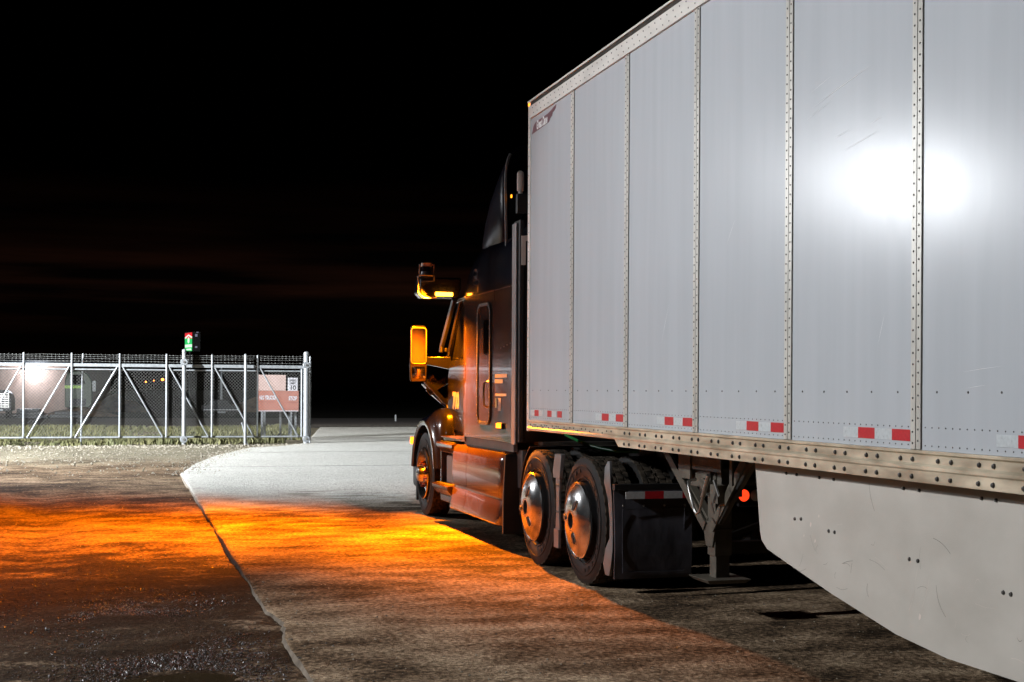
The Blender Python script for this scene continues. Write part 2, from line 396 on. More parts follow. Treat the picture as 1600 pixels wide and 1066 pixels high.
# grass strips: many blades in tufts
def grass(name, area, count, h0, h1, label, seed):
    rnd = random.Random(seed); m = MB()
    x0, x1, y0, y1 = area; k = 0
    while k < count:
        x = rnd.uniform(x0, x1); y = rnd.uniform(y0, y1)
        if x > edge_x(y) - .15 - .3*rnd.random(): continue
        if nzv(x, y, .5, 2) < -.22 + .5*max(0, 38.2-y): continue
        k += 1
        for _ in range(3):
            hh = rnd.uniform(h0, h1)*(1+.6*nzv(x,y,.3,7)); a = rnd.uniform(0, 6.28); r = .022
            bx, by = x+rnd.uniform(-.07,.07), y+rnd.uniform(-.07,.07)
            lx, ly = rnd.uniform(-.5,.5)*hh, rnd.uniform(-.5,.5)*hh
            dx, dy = math.cos(a)*r, math.sin(a)*r
            m.add([(bx-dx,by-dy,-.04),(bx+dx,by+dy,-.04),(bx+dx*.6+lx*.4,by+dy*.6+ly*.4,hh*.6-.03),(bx+lx,by+ly,hh-.03)], [(0,1,2),(0,2,3)])
    return tag(m.build(name, M['grass'], origin=(0,0,0)), label, 'grass', kind='stuff')
grass('grass', (-16, 6.2, 37.3, 54.2), 9000, .07, .20, 'dry green grass verge behind and under the gate', 3)

# stones: pale gravel by the gate, dark wet stones in the hollow
def stones(name, spots, mats, label):
    m = MB()
    for x, y, z, r, mi in spots:
        vs = []
        q = random.random()*6.28
        for (a, b, c) in ((1,0,0),(-1,0,0),(0,1,0),(0,-1,0),(0,0,1),(0,0,-1)):
            k = r*random.uniform(.6,1.25); ca, sa = math.cos(q), math.sin(q)
            vs.append((x+(a*ca-b*sa)*k, y+(a*sa+b*ca)*k, z+c*k*.75))
        m.add(vs, [(0,2,4),(2,1,4),(1,3,4),(3,0,4),(2,0,5),(1,2,5),(3,1,5),(0,3,5)], mi)
    return tag(m.build(name, mats, origin=(0,0,0)), label, 'gravel', kind='stuff')
sp = []
while len(sp) < 9000:                         # bed of the hollow, densest in two drifts beside the pad
    x = random.uniform(-1.6, .90); y = random.uniform(5.6, 12.6)
    d = max(math.exp(-((x-.25)/.55)**2-((y-7.75)/.75)**2), .9*math.exp(-((x-.05-.25*(y-9.7))/.55)**2-((y-9.75)/.42)**2), .22*math.exp(-((x-.1)/.7)**2-((y-9.5)/2)**2))
    if random.random() > d: continue
    hol = ((x-.28)/.32)**2+((y-7.3)/.30)**2
    if hol < 1: continue
    sp.append((x, y, -.032, random.choice((.004,.005,.006,.007,.009)), random.choice((0,)*12+(1,)*8)))
stones('wet_gravel', sp, [M['stone_dark'], M['stone_red'], M['stone']], 'dark wet gravel glinting in the hollow beside the concrete edge')
sp = []
while len(sp) < 5000:
    y = random.uniform(24, 37.8); x = random.uniform(-14, edge_x(y)+.1)
    d = .25 + .75*math.exp(-((y-36.8)/1.0)**2) if y > 29 else .12
    if random.random() > d: continue
    sp.append((x, y, -.02, random.choice((.012,.016,.02,.025,.035,.045 if y > 36 else .02)), 0))
for i in range(500):
    x = random.uniform(-5, .9); y = 6 + 18*random.random()**1.6
    sp.append((x, y, -.022, random.choice((.005,.007,.010)), random.choice((0,1))))
for i in range(700):
    y = random.uniform(24.5, 37.5); x = edge_x(y) + random.gauss(.12, .22)
    sp.append((x, y, .0 if x > edge_x(y) else -.02, random.choice((.010,.014,.018,.024)), 0))
stones('gravel', sp, [M['stone'], M['stone_dark']], 'pale gravel strewn over the dirt in front of the gate')
sp = []
for i in range(2200):
    x = random.uniform(1.1, 8) if i > 300 else .95+.35*random.random()**2; y = 5.5 + 14*random.random()**1.7
    sp.append((x, y, .002, random.choice((.004,.005,.006,.009)), random.choice((0,0,1))))
stones('grit', sp, [M['stone'], M['stone_dark']], 'loose grit scattered over the dirty concrete pad')
p = MB()
p.add([(.28+.36*math.cos(t)*(1+.25*nzv(math.cos(t)*2,math.sin(t)*2,1,3)), 7.28+.26*math.sin(t)*(1+.25*nzv(math.cos(t)*2,math.sin(t)*2,1,8)), -.042) for t in [i*2*math.pi/28 for i in range(28)]], [tuple(range(28))])
tag(p.build('puddle', M['puddle']), kind='structure')

# ------------------------------------------------------------------ semi trailer
X0 = 3.453; XR = X0 + 2.59; YF = 11.39; YB = -4.76; PAN = 1.22
tr = thing('semi_trailer', 'long white riveted box trailer with side skirt, coupled behind the dark truck', 'trailer', (X0+1.295, 3.3, 0))
posts = [10.17 - PAN*i for i in range(12)]
m = MB()
m.box((X0+.012, YB, 1.262), (XR-.012, YF-.06, 4.0))
m.build('body', M['panel'], tr)
SCRAPES = ((6.28,3.02,.60,.16,.004),(6.33,2.97,.30,.18,.002),(5.95,2.74,.34,.13,.003),(6.05,2.82,.18,.1,.002),(6.3,3.10,.25,.2,.002),(5.7,2.83,.12,.15,.002),
          (4.95,1.62,.28,.08,.002),(4.92,1.55,.14,.1,.002),(5.62,1.75,.18,1.2,.002),(8.3,1.85,.3,1.1,.002),(7.3,2.4,.2,.9,.0015))
for i in range(13):
    ya = YF-.045 if i == 0 else posts[i-1]-.042; yb = posts[i]+.042 if i < 12 else YB+.05
    m = MB(); m.box((X0, yb, 1.272), (X0+.010, ya, 3.955))
    k = 22; L0 = ya - yb
    for j in range(k):
        yy = yb + L0*(j+.5)/k
        if yy > 0: m.rivet((X0, yy, 1.292), (-1,0,0), .0042); m.rivet((X0, yy, 1.374), (-1,0,0), .0042)
    for j in range(5):
        yy = yb + L0*(j+.5)/5
        m.rivet((X0, yy, 1.533), (-1,0,0), .0062)
    # red and white reflective tape along the foot of the panel
    def tape(a, b, mi): m.box((X0-.003 if mi == 2 else X0-.0025, b, 1.308 if mi == 2 else 1.309), (X0-.001, a, 1.361 if mi == 2 else 1.360), mi)
    if i == 0:
        for a, b in ((11.17,11.05),(10.80,10.68),(10.53,10.41)): tape(a, b, 2)
        for a, b in ((11.30,11.17),(11.05,10.93),(10.68,10.56)): tape(a, b, 3)
    elif i < 12:
        base = posts[i] + .050
        for k in range(4): tape(base+.15*k+.15-(.01 if k == 3 else 0), base+.15*k, 2 if k % 2 == 0 else 3)
    for (y, z, L_, ang, wd) in SCRAPES:        # scrape marks left by branches and docks
        if yb < y < ya:
            c, s_ = math.cos(ang), math.sin(ang); L_ = min(L_, (y-yb-.05)/c)
            m.add([(X0-.0012, y, z), (X0-.0012, y-L_*.5*c+wd*s_, z+L_*.5*s_+wd), (X0-.0012, y-L_*c, z+L_*s_), (X0-.0012, y-L_*.5*c, z+L_*.5*s_)], [(0,1,2,3)], 4)
    m.build('side_panel', [M['panel'], M['rivet'], M['red_tape'], M['white_tape'], M['white']], tr, bevel=0)
for y in posts:
    m = MB()
    m.box((X0-.006, y+.004, 1.274), (X0+.004, y+.041, 3.953)); m.box((X0-.004, y-.004, 1.276), (X0+.004, y+.004, 3.951), 2)
    m.box((X0-.007, y-.038, 1.274), (X0+.004, y-.004, 3.953)); m.box((X0-.0015, y-.043, 1.276), (X0+.003, y-.038, 3.951), 2)
    if y > 0:
        z = 1.30
        while z < 3.94:
            m.rivet((X0-.006, y+.024, z), (-1,0,0), .0058); m.rivet((X0-.007, y-.020, z+.012), (-1,0,0), .0058); z += .0515
    m.build('joint_post', [M['post'], M['rivet'], M['under']], tr)
# corner post at the nose
m = MB(); m.box((X0-.008, YF-.062, 1.17), (X0+.05, YF, 4.115))
z = 1.24
while z < 3.92: m.rivet((X0-.008, YF-.030, z), (-1,0,0), .0055); z += .085
m.build('corner_post', [M['toprail'], M['rivet']], tr, bevel=.012)
m = MB(); m.box((X0+.05, YF-.05, 1.17), (XR-.05, YF-.005, 4.1)); m.build('nose_wall', M['panel'], tr)
# top rail
m = MB(); m.box((X0-.012, YB, 3.956), (X0+.06, YF-.064, 4.062)); m.box((X0-.018, YB, 3.950), (X0+.05, YF-.064, 3.957))
m.box((X0-.004, YB, 4.064), (X0+.07, YF-.064, 4.098), 2); m.box((X0-.014, YB, 4.100), (X0+.09, YF+.002, 4.116))
y = 11.25
while y > 1:
    m.rivet((X0-.012, y, 4.035), (-1,0,0), .0062); m.rivet((X0-.012, y-.035, 3.985), (-1,0,0), .0062); y -= .105
m.build('top_rail', [M['toprail'], M['rivet'], M['under']], tr)
m = MB(); m.box((X0+.05, YB, 4.07), (XR-.05, YF, 4.095)); m.box((XR-.05, YB, 3.9), (XR, YF-.07, 4.11)); m.build('roof', M['toprail'], tr)
m = MB(); m.box((X0-.012, YF-.05, 4.072), (X0-.002, YF-.008, 4.096)); m.build('marker_light', M['amber_dim'], tr)
# bottom rail: deep behind the coupler, shallow over it, with bolt heads
m = MB()
prof = [(X0-.016,1.126),(X0-.016,1.178),(X0-.021,1.186),(X0-.021,1.200),(X0-.012,1.212),(X0-.012,1.250),(X0-.024,1.258),(X0-.024,1.271),(X0+.01,1.271),(X0+.06,1.126)]
m.prism(prof, 1, YB, 9.06)
prof2 = [(X0-.016,1.178),(X0-.021,1.186),(X0-.021,1.200),(X0-.012,1.212),(X0-.012,1.250),(X0-.024,1.258),(X0-.024,1.271),(X0+.01,1.271),(X0+.06,1.178)]
m.prism(prof2, 1, 9.14, YF-.064)
m.loft([[(x, 9.06, z) for x, z in prof2], [(x, 9.14, z) for x, z in prof2]])
m.add([(X0-.016,9.06,1.126),(X0-.016,9.14,1.178),(X0-.016,9.06,1.178)], [(0,1,2)])
y = 8.89
while y > 0:
    for dy in (.049, -.049):
        m.rivet((X0-.0165, y+dy, 1.150), (-1,0,0), .0125, .010, n=8); m.rivet((X0-.0125, y+dy, 1.228), (-1,0,0), .0125, .010, n=8)
    y -= .295
y = 11.25; q = 0
while y > 9.2:
    z = (1.232, 1.216, 1.232)[q % 3]
    if q % 6 < 5 or y < 10.2: m.rivet((X0-.0125, y, z), (-1,0,0), .0085, .006, n=6)
    y -= .052 if y > 10.3 else .095; q += 1
m.build('bottom_rail', [M['rail'], M['rivet']], tr, smooth=20)
m = MB(); m.box((XR-.05, YB, 1.126), (XR+.02, YF-.06, 1.271)); m.build('bottom_rail', M['rail'], tr)
m = MB(); m.box((X0+.08, YB, 1.215), (XR-.08, YF-.07, 1.255))
y = 9.0
while y > YB: m.box((X0+.062, y-.04, 1.13), (XR-.08, y+.04, 1.214)); y -= .305
m.box((X0+.2, 9.3, 1.165), (XR-.2, 11.2, 1.213)); m.cyl((X0+1.295, 10.5, 1.06), (X0+1.295, 10.5, 1.165), .045)
m.build('floor_frame', M['under'], tr)
# maroon winged maker's badge
m = MB()
poly = [(11.30,3.806),(11.245,3.872),(11.19,3.893),(11.12,3.897),(10.83,3.900),(10.605,3.934),(10.615,3.905),(10.66,3.890),(10.70,3.884),(10.715,3.862),(10.775,3.848),(10.80,3.822)]
m.prism(poly[::-1], 0, X0-.0025, X0-.001); m.build('maker_badge', M['maroon'], tr)
m = MB(); text_into(m, 'Great Dane', .105, side_M(X0-.0035, 11.00, 3.856), shear=.25, bold=.004, sx=.62)
m.build('badge_lettering', M['white'], tr)
# side skirt
XS = 3.555
poly = [(7.11,1.13),(7.04,.72),(7.02,.67),(6.95,.625)] + [(6.71,.574),(6.22,.475),(5.61,.37),(5.2,.335),(4.9,.335),(YB+3.5,.335),(YB+3.5,1.13)]
m = MB(); m.prism(poly[::-1], 0, XS, XS+.012)
for y, z in ((6.62,.83),(6.55,.835),(6.25,.80),(6.19,.80),(5.50,.745),(5.43,.745),(4.80,.69),(4.75,.69),(4.1,.69),(4.05,.69)):
    m.rivet((XS, y, z), (-1,0,0), .011, .008, n=8)
for y in (6.72,6.60,6.35,6.2,5.55,5.42,4.95,4.85): m.rivet((XS, y, 1.075), (-1,0,0), .010, .012, n=6)
rnd = random.Random(11)
for k in range(34):
    y = rnd.uniform(4.4, 6.6); z = rnd.uniform(.42, .62) if k < 20 else rnd.uniform(.5, .95)
    if z < .40 + .10*(y-5.2): z += .16
    L_ = rnd.uniform(.03, .16); a = rnd.choice((.1,.25,-.2,1.2,1.5,2.0,2.6)) + rnd.uniform(-.2,.2); wd = rnd.uniform(.0007,.0016); cv = rnd.uniform(-.012,.02); n_ = 6
    P_ = [(y - L_*(i/n_)*math.cos(a) + cv*math.sin(math.pi*i/n_)*math.sin(a), z + L_*(i/n_)*math.sin(a) + cv*math.sin(math.pi*i/n_)*math.cos(a)) for i in range(n_+1)]
    vs = [(XS-.0006, py, pz) for py, pz in P_] + [(XS-.0006, py+wd*math.sin(a), pz+wd*math.cos(a)) for py, pz in P_]
    m.add(vs, [(i, i+1, n_+2+i, n_+1+i) for i in range(n_)], 2 if k % 3 else 3)
for y, z, w_ in ((6.45,.80,.020),(6.40,.72,.016),(6.36,.86,.012),(6.52,.74,.010),(5.42,.47,.022)):
    m.add([(XS-.0007,y,z),(XS-.0007,y-w_*.7,z+w_*.4),(XS-.0007,y-w_*.9,z+w_*1.1),(XS-.0007,y-w_*.3,z+w_*1.5),(XS-.0007,y+w_*.1,z+w_*.7)], [(0,1,2,3,4)], 3)
m.build('side_skirt', [M['skirt'], M['rivet'], M['under'], M['whitecap']], tr)
m = MB(); m.box((XR-.06, YB+3.5, .365), (XR-.048, 6.0, 1.13)); m.build('side_skirt', M['skirt'], tr)
# landing gear
lg_y = 8.20
def landing_leg(xo, sgn):
    m = MB(); xa, xb = sorted((xo, xo+.125*sgn))
    m.box((xa, lg_y-.06, .43), (xb, lg_y+.06, 1.13)); m.box((xa+.012, lg_y-.05, .27), (xb-.012, lg_y+.05, .43))
    m.box((xa-.006, lg_y-.066, .60), (xb+.006, lg_y+.066, .615))
    m.box((xa-.02*(sgn>0), lg_y-.02, .88), (xa-.02*(sgn>0)+.012, lg_y+.30, 1.10))
    # gusset plate and gearbox
    m.prism([(lg_y-.10,.66),(lg_y+.12,.66),(lg_y+.055,.49),(lg_y-.045,.49)], 0, xo-.014*sgn, xo-.002*sgn)
    m.box((xa+.01, lg_y-.13, .83), (xb+.04, lg_y+.02, 1.02)); m.cyl((xo-.06*sgn, lg_y+.02, .90), (xo+.02*sgn, lg_y+.02, .90), .05, n=16)
    for dy in (-.05, .07): m.rivet((xo-.014*sgn, lg_y+dy, .63), (-sgn,0,0), .013, .01, mi=1, n=6)
    leg = m.build('leg', [M['leg'], M['rivet']], tr, bevel=.004)
    b = MB(); b.bar((xo-.03*sgn, lg_y+.72, 1.10), (xo-.02*sgn, lg_y+.06, .62), .012, .065, up=(0,1,0)); b.bar((xo+.02*sgn, lg_y+.74, 1.10), (xo+.02*sgn, lg_y+.06, .66), .05, .05)
    b.bar((xo-.03*sgn, lg_y-.56, 1.10), (xo-.02*sgn, lg_y-.05, .62), .012, .065, up=(0,1,0)); b.bar((xo+.03*sgn, lg_y-.58, 1.10), (xo+.03*sgn, lg_y-.06, .66), .03, .05)
    b.build('brace', M['leg'], tr)
    f = MB(); cx = (xa+xb)/2
    f.loft([[(cx-.16,lg_y-.16,.285),(cx+.16,lg_y-.16,.285),(cx+.16,lg_y+.16,.285),(cx-.16,lg_y+.16,.285)],[(cx-.13,lg_y-.13,.255),(cx+.13,lg_y-.13,.255),(cx+.13,lg_y+.13,.255),(cx-.13,lg_y+.13,.255)]])
    f.build('foot_pad', M['leg'], tr, bevel=.006)
landing_leg(3.78, 1); landing_leg(XR-.33, -1)
m = MB(); m.box((3.90, lg_y-.03, .44), (XR-.46, lg_y+.05, .52)); m.cyl((3.85, lg_y, .92), (XR-.4, lg_y, .92), .022); m.bar((3.9,lg_y+.02,.55),(XR-.5,lg_y+.02,1.08),.04,.03)
m.build('cross_brace', M['under'], tr)
m = MB(); m.tube([(3.70,8.28,.94),(3.64,8.26,.93),(3.62,8.22,.90),(3.62,8.13,.76),(3.62,8.08,.725),(3.62,8.04,.74),(3.62,7.98,.86),(3.62,7.95,.90)], .009)
m.cyl((3.62,7.99,.84),(3.62,7.90,.99), .014); m.tube([(3.64,7.86,.96),(3.64,7.78,.86)], .008); m.build('crank_handle', M['steel'], tr, smooth=40)
m = MB(); m.box((3.70,7.93,.80),(3.76,8.05,.92)); m.box((3.72,8.42,.93),(3.735,8.62,1.12)); m.box((3.70,7.72,.93),(3.714,7.76,1.12)); m.box((3.73,7.95,1.0),(3.745,8.55,1.14))
m.build('gear_bracket', M['leg'], tr)

# ------------------------------------------------------------------ wheels
def tyre_mb(cx, r=.505, w_=.275):
    """axis along X, centred at cx; lugs cut into the tread"""
    m = MB(); n = 192; h = w_/2
    prof = [(.300,-h*.62),(.315,-h*.80),(.36,-h*.95),(.41,-h*1.0),(.452,-h*.97),(.480,-h*.92),(.492,-h*.87)]
    side = len(prof)
    cols = [-.86,-.60,-.585,-.53,-.515,-.14,-.125,-.07,-.055]; cols = cols + [-c for c in cols[::-1]]
    P = []
    for i in range(n):
        t = 2*math.pi*i/n; ring = []
        for (rr, o) in prof: ring.append((rr, o))
        for j, c in enumerate(cols):
            groove = abs(abs(c)-.558) < .03 or abs(abs(c)-.098) < .03
            lug = ((i + (0 if c < 0 else 3) + int(abs(c)*4)) % 5) == 0
            ring.append((r-.016 if groove else (r-.014 if lug else r), c*h))
        for (rr, o) in prof[::-1]: ring.append((rr, -o))
        P.append([(cx+o, rr*math.cos(t), rr*math.sin(t)) for rr, o in ring])
    k = len(P[0]); vs = [p for ring in P for p in ring]
    for i in range(n):
        for j in range(k-1):
            a, b = i, (i+1) % n
            mi = 1 if side-1 <= j < k-side else 0
            m.f.append((a*k+j, a*k+j+1, b*k+j+1, b*k+j)); m.m.append(mi)
    m.v = vs
    # raised sidewall ring and letters-like blocks
    for sgn in (-1, 1):
        m.lathe([(.425, sgn*h*1.0),(.425, sgn*(h*1.0+.004)),(.435, sgn*(h*1.0+.004)),(.437, sgn*h*.985)], (cx,0,0), n=72)
        m.lathe([(.335, sgn*h*.86),(.335, sgn*(h*.92+.003)),(.345, sgn*(h*.93+.003)),(.347, sgn*h*.90)], (cx,0,0), n=72)
        for q in range(26):
            if q % 13 in (5,6,7,11,12): continue
            t = q*2*math.pi/26; u = Vector((0, math.cos(t), math.sin(t))); v = Vector((0, -math.sin(t), math.cos(t)))
            o = Vector((cx+sgn*(h*1.0), 0, 0)); dx = Vector((sgn*.004, 0, 0))
            pts = [u*.378-v*.018, u*.378+v*.018, u*.408+v*.018, u*.408-v*.018]
            m.add([o+p for p in pts]+[o+dx+p for p in pts], [(4,5,6,7),(0,1,5,4),(1,2,6,5),(2,3,7,6),(3,0,4,7)])
    return m
def place(o, root, pos, rot=0):
    o.parent = root; o.location = Vector(pos) - WO[root.name]; o.rotation_euler = (rot, 0, 0)
ZERO = (0,0,0)

# ------------------------------------------------------------------ tractor
TC = 4.748
tk = thing('semi_truck', 'dark glossy sleeper cab truck with sensor pod and lit amber beacon, pulling the trailer', 'truck', (TC, 12.5, 0))
def mir(x): return 2*TC - x
# frame and rear end
m = MB()
for sx in (-1, 1):
    m.box((TC+sx*.43-.04, 9.0, .74), (TC+sx*.43+.04, 16.6, 1.0))
for y in (9.05, 10.57, 12.0, 13.6, 15.2): m.box((TC-.39, y-.05, .78), (TC+.39, y+.05, .96))
for y in (9.95, 11.19):
    m.cyl((TC-1.0, y, .50), (TC+1.0, y, .50), .075); m.lathe([(.01,-.19),(.13,-.17),(.2,-.05),(.2,.05),(.13,.17),(.01,.19)], (TC, y, .5), (1,0,0), 20)
    for sx in (-1, 1):
        m.cyl((TC+sx*.52, y-.25, .40), (TC+sx*.52, y-.25, .74), .11, n=16); m.bar((TC+sx*.47, y-.3, .42), (TC+sx*.47, y+.5, .50), .08, .07)
m.cyl((TC-1.0, 15.93, .50), (TC+1.0, 15.93, .50), .06)
m.build('chassis', M['under'], tk)
m = MB(); m.prism([(TC-.45,9.9),(TC-.18,9.75),(TC-.06,10.35),(TC+.06,10.35),(TC+.18,9.75),(TC+.45,9.9),(TC+.5,10.6),(TC+.35,11.0),(TC-.35,11.0),(TC-.5,10.6)], 2, 1.08, 1.125)
m.box((TC-.42, 10.3, 1.0), (TC+.42, 10.75, 1.08)); m.build('fifth_wheel', M['under'], tk)
# wheels
def drive_wheel():
    m = MB()        # domed polished cover, outward = -X, wheel centre at origin of the axle end
    m.lathe([(.300,-.02),(.306,-.035),(.300,-.045),(.288,-.036),(.280,-.040),(.25,-.058),(.20,-.078),(.15,-.090),(.10,-.095),(.082,-.096),(.078,-.080),(.072,-.078)], ZERO, (1,0,0), 64)
    m.lathe([(.300,-.02),(.30,.22),(.1,.22)], ZERO, (1,0,0), 48, 1)
    m.lathe([(.072,-.078),(.066,-.093),(.056,-.093),(.050,-.060),(.002,-.055)], ZERO, (1,0,0), 28, 1)
    m.lathe([(.080,-.080),(.076,-.096),(.064,-.096)], ZERO, (1,0,0), 28)
    for q in range(6):
        t = q*math.pi/3; m.cyl((-.055,.030*math.cos(t),.030*math.sin(t)),(-.072,.030*math.cos(t),.030*math.sin(t)),.008,n=6)
    for q in range(3):      # folded vents round the hub with raised lips
        t = R(100 + q*120)
        for rr, kl, mi, dx in ((.026, 2.1, 0, -.004), (.017, 2.6, 1, -.009)):
            v = Vector((-.13,math.cos(t),math.sin(t))).normalized(); v.x = .14; u = Vector((0,-math.sin(t),math.cos(t)))
            c = Vector((-.090+dx, math.cos(t)*.150, math.sin(t)*.150))
            ring = [c + u*(math.cos(s_*math.pi/8)*rr + .25*rr*math.sin(s_*math.pi/8)) + v*math.sin(s_*math.pi/8)*rr*kl for s_ in range(16)]
            m.add(ring + [p+Vector((.04,0,0))+(p-c)*.25 for p in ring], [tuple(range(16))]+[(i,(i+1)%16,16+(i+1)%16,16+i) for i in range(16)], mi)
    wh = m.build('drive_wheel', [M['chrome'], M['plastic']], None, ZERO, smooth=35)
    t1 = tyre_mb(.14).build('tyre', [M['rubber'], M['tread']], wh, ZERO, smooth=25)
    t2 = t1.copy(); C.collection.objects.link(t2); t2.parent = wh; t2.location = (.345, 0, 0)
    return wh
dw = drive_wheel(); place(dw, tk, (3.47, 9.95, .505), R(25))
w2 = copy_tree(dw, tk); place(w2, tk, (3.47, 11.19, .505), R(12))
for y in (9.95, 11.19):
    w3 = copy_tree(dw, tk); place(w3, tk, (mir(3.47), y, .505)); w3.rotation_euler = (0, 0, math.pi)
def steer_wheel():
    m = MB()
    m.lathe([(.300,-.035),(.306,-.050),(.296,-.060),(.285,-.048),(.268,-.010),(.250,.015),(.235,.020),(.16,-.012),(.135,-.030),(.130,-.050),(.105,-.055),(.100,-.085),(.085,-.115),(.05,-.13),(.002,-.135)], ZERO, (1,0,0), 64)
    m.lathe([(.300,-.035),(.30,.20),(.1,.20)], ZERO, (1,0,0), 40, 1)
    for q in range(10):
        t = q*2*math.pi/10; u = Vector((0,-math.sin(t),math.cos(t))); v = Vector((.39,math.cos(t),math.sin(t))).normalized()
        c = Vector((.0005, math.cos(t)*.200, math.sin(t)*.200)); nrm = Vector((-1,.39*math.cos(t),.39*math.sin(t))).normalized()*.005
        m.add([c+nrm+u*math.cos(s_*math.pi/8)*.030+v*math.sin(s_*math.pi/8)*.021 for s_ in range(16)], [tuple(range(16))], 1)
        t2 = t + math.pi/10; c2 = Vector((-.03, math.cos(t2)*.145, math.sin(t2)*.145))
        m.cyl(c2+Vector((.03,0,0)), c2+Vector((-.045,0,0)), .017, .013, 10, 2)
    wh = m.build('steer_wheel', [M['alloy'], M['plastic'], M['nut']], None, ZERO, smooth=35)
    tyre_mb(.10).build('tyre', [M['rubber'], M['tread']], wh, ZERO, smooth=25)
    return wh
sw = steer_wheel(); place(sw, tk, (3.545, 15.93, .505))
w3 = copy_tree(sw, tk); place(w3, tk, (mir(3.545), 15.93, .505)); w3.rotation_euler = (0, 0, math.pi)
# trailer's own bogie, behind the photographer
for y in (-2.0, -3.25):
    for x, rz in ((3.50, 0), (mir(3.50), math.pi)):
        w4 = copy_tree(dw, tr); w4.name = 'wheel'; place(w4, tr, (x, y, .505)); w4.rotation_euler = (0, 0, rz)
m = MB()
for y in (-2.0, -3.25): m.cyl((TC-1, y, .5), (TC+1, y, .5), .065)
m.box((TC-.5, -4.2, .75), (TC+.5, -1.0, 1.12)); m.build('bogie', M['under'], tr)

# quarter fender brackets
def bracket(y0, name='fender_bracket'):
    m = MB(); x = 3.475
    m.loft([[(x-.006,y0-.085,1.00),(x-.006,y0+.085,1.00),(x+.03,y0+.085,1.005),(x+.03,y0-.085,1.005)],
            [(x-.02,y0-.095,.86),(x-.02,y0+.095,.86),(x+.01,y0+.095,.86),(x+.01,y0-.095,.86)],
            [(x-.02,y0-.085,.80),(x-.02,y0+.085,.80),(x+.01,y0+.085,.80),(x+.01,y0-.085,.80)]])
    m.loft([[(x-.008,y0-.055,.82),(x-.008,y0+.055,.82),(x+.012,y0+.055,.82),(x+.012,y0-.055,.82)],
            [(x-.008,y0-.040,.64),(x-.008,y0+.040,.64),(x+.012,y0+.040,.64),(x+.012,y0-.040,.64)],
            [(x-.008,y0-.040,.50),(x-.008,y0+.040,.50),(x+.012,y0+.040,.50),(x+.012,y0-.040,.50)],
            [(x-.008,y0-.058,.36),(x-.008,y0+.058,.36),(x+.012,y0+.058,.36),(x+.012,y0-.058,.36)]])
    m.loft([[(x-.020,y0-.062,.375),(x-.020,y0+.062,.375),(x+.006,y0+.062,.375),(x+.006,y0-.062,.375)],
            [(x-.020,y0-.060,.22),(x-.020,y0+.060,.22),(x+.006,y0+.060,.22),(x+.006,y0-.060,.22)]])
    for z in (.74, .52):
        for dy in (-.02, .02): m.rivet((x-.009, y0+dy, z), (-1,0,0), .011, .007, n=8)
    return m.build(name, [M['grey'], M['rivet']], tk, bevel=.006)
bracket(10.56)
# rear bracket: slim curved blade behind the last wheel
m = MB(); rings = []
for z, wd, dx, dy in ((1.0,.02,.02,.05),(.95,.055,.0,.03),(.84,.07,-.01,0),(.72,.045,.005,-.015),(.55,.03,.015,-.02),(.42,.035,.015,-.02),(.34,.075,0,-.015),(.22,.085,-.01,0),(.14,.04,0,.02)):
    y0 = 9.40+dy; x = 3.50+dx
    rings.append([(x-.012,y0-wd,z),(x-.012,y0+wd,z),(x+.012,y0+wd*.9,z),(x+.012,y0-wd*.9,z)])
m.loft(rings); m.build('fender_bracket', M['grey'], tk, bevel=.004)
# fender skins over the gaps between the tyres
m = MB()
def arc_skin(cy, a0, a1, r0, xa, xb):
    rings = []
    for i in range(13):
        t = R(a0 + (a1-a0)*i/12); cyy, sz = math.cos(t), math.sin(t)
        rings.append([(xa, cy+cyy*r0, .505+sz*r0),(xb, cy+cyy*r0, .505+sz*r0),(xb, cy+cyy*(r0+.012), .505+sz*(r0+.012)),(xa, cy+cyy*(r0+.012), .505+sz*(r0+.012))])
    m.loft(rings)
arc_skin(11.19, -12, 62, .585, 3.50, 4.06); m.build('quarter_fender', M['plastic'], tk, bevel=.004)
m = MB(); arc_skin(11.19, -12, 62, .585, mir(4.06), mir(3.50)); m.build('quarter_fender', M['plastic'], tk, bevel=.004)
# mud flaps on their hangers
for sx in (1, -1):
    xa, xb = (3.455, 4.065) if sx == 1 else (mir(4.065), mir(3.455))
    m = MB(); rings = []
    for k in range(9):
        z = .145 + .66*k/8; bow = .015*math.sin(k*.55)
        rings.append([(xa, 9.18-bow, z),(xb, 9.17-bow, z),(xb, 9.182-bow, z),(xa, 9.192-bow, z)])
    m.loft(rings)
    m.box((xa+.10, 9.150, .74), (xb-.01, 9.162, .80), 0)
    fr = MB()
    z0, z1 = .195, .66
    for a, b in (((xa+.06,z0),(xb-.06,z0)),((xb-.06,z0),(xb-.06,z1)),((xb-.06,z1),(xa+.06,z1)),((xa+.06,z1),(xa+.06,z0))):
        m.bar((a[0],9.168,a[1]),(b[0],9.160,b[1]),.006,.006)
    fl = m.build('mud_flap', M['flap'], tk)
    m = MB(); m.box((xa-.01, 9.15, .80), (4.35 if sx == 1 else xb+.01, 9.20, .845)); 
    if sx == -1: m.box((mir(4.35), 9.15, .80), (xa, 9.20, .845))
    for q in range(4): m.rivet((xa+.06+q*(xb-xa-.12)/3, 9.158, .685), (0,-1,0), .009, .006, n=8)
    m.build('flap_hanger', [M['plastic'], M['steel']], tk, bevel=.004)
    m = MB(); xx = xa+.075
    for q, wd in enumerate((.15,.15,.15,.10)): m.box((xx, 9.143, .737), (xx+wd, 9.149, .790), 1-(q % 2)); xx += wd
    m.build('reflective_tape', [M['red_tape'], M['white_tape']], tk)
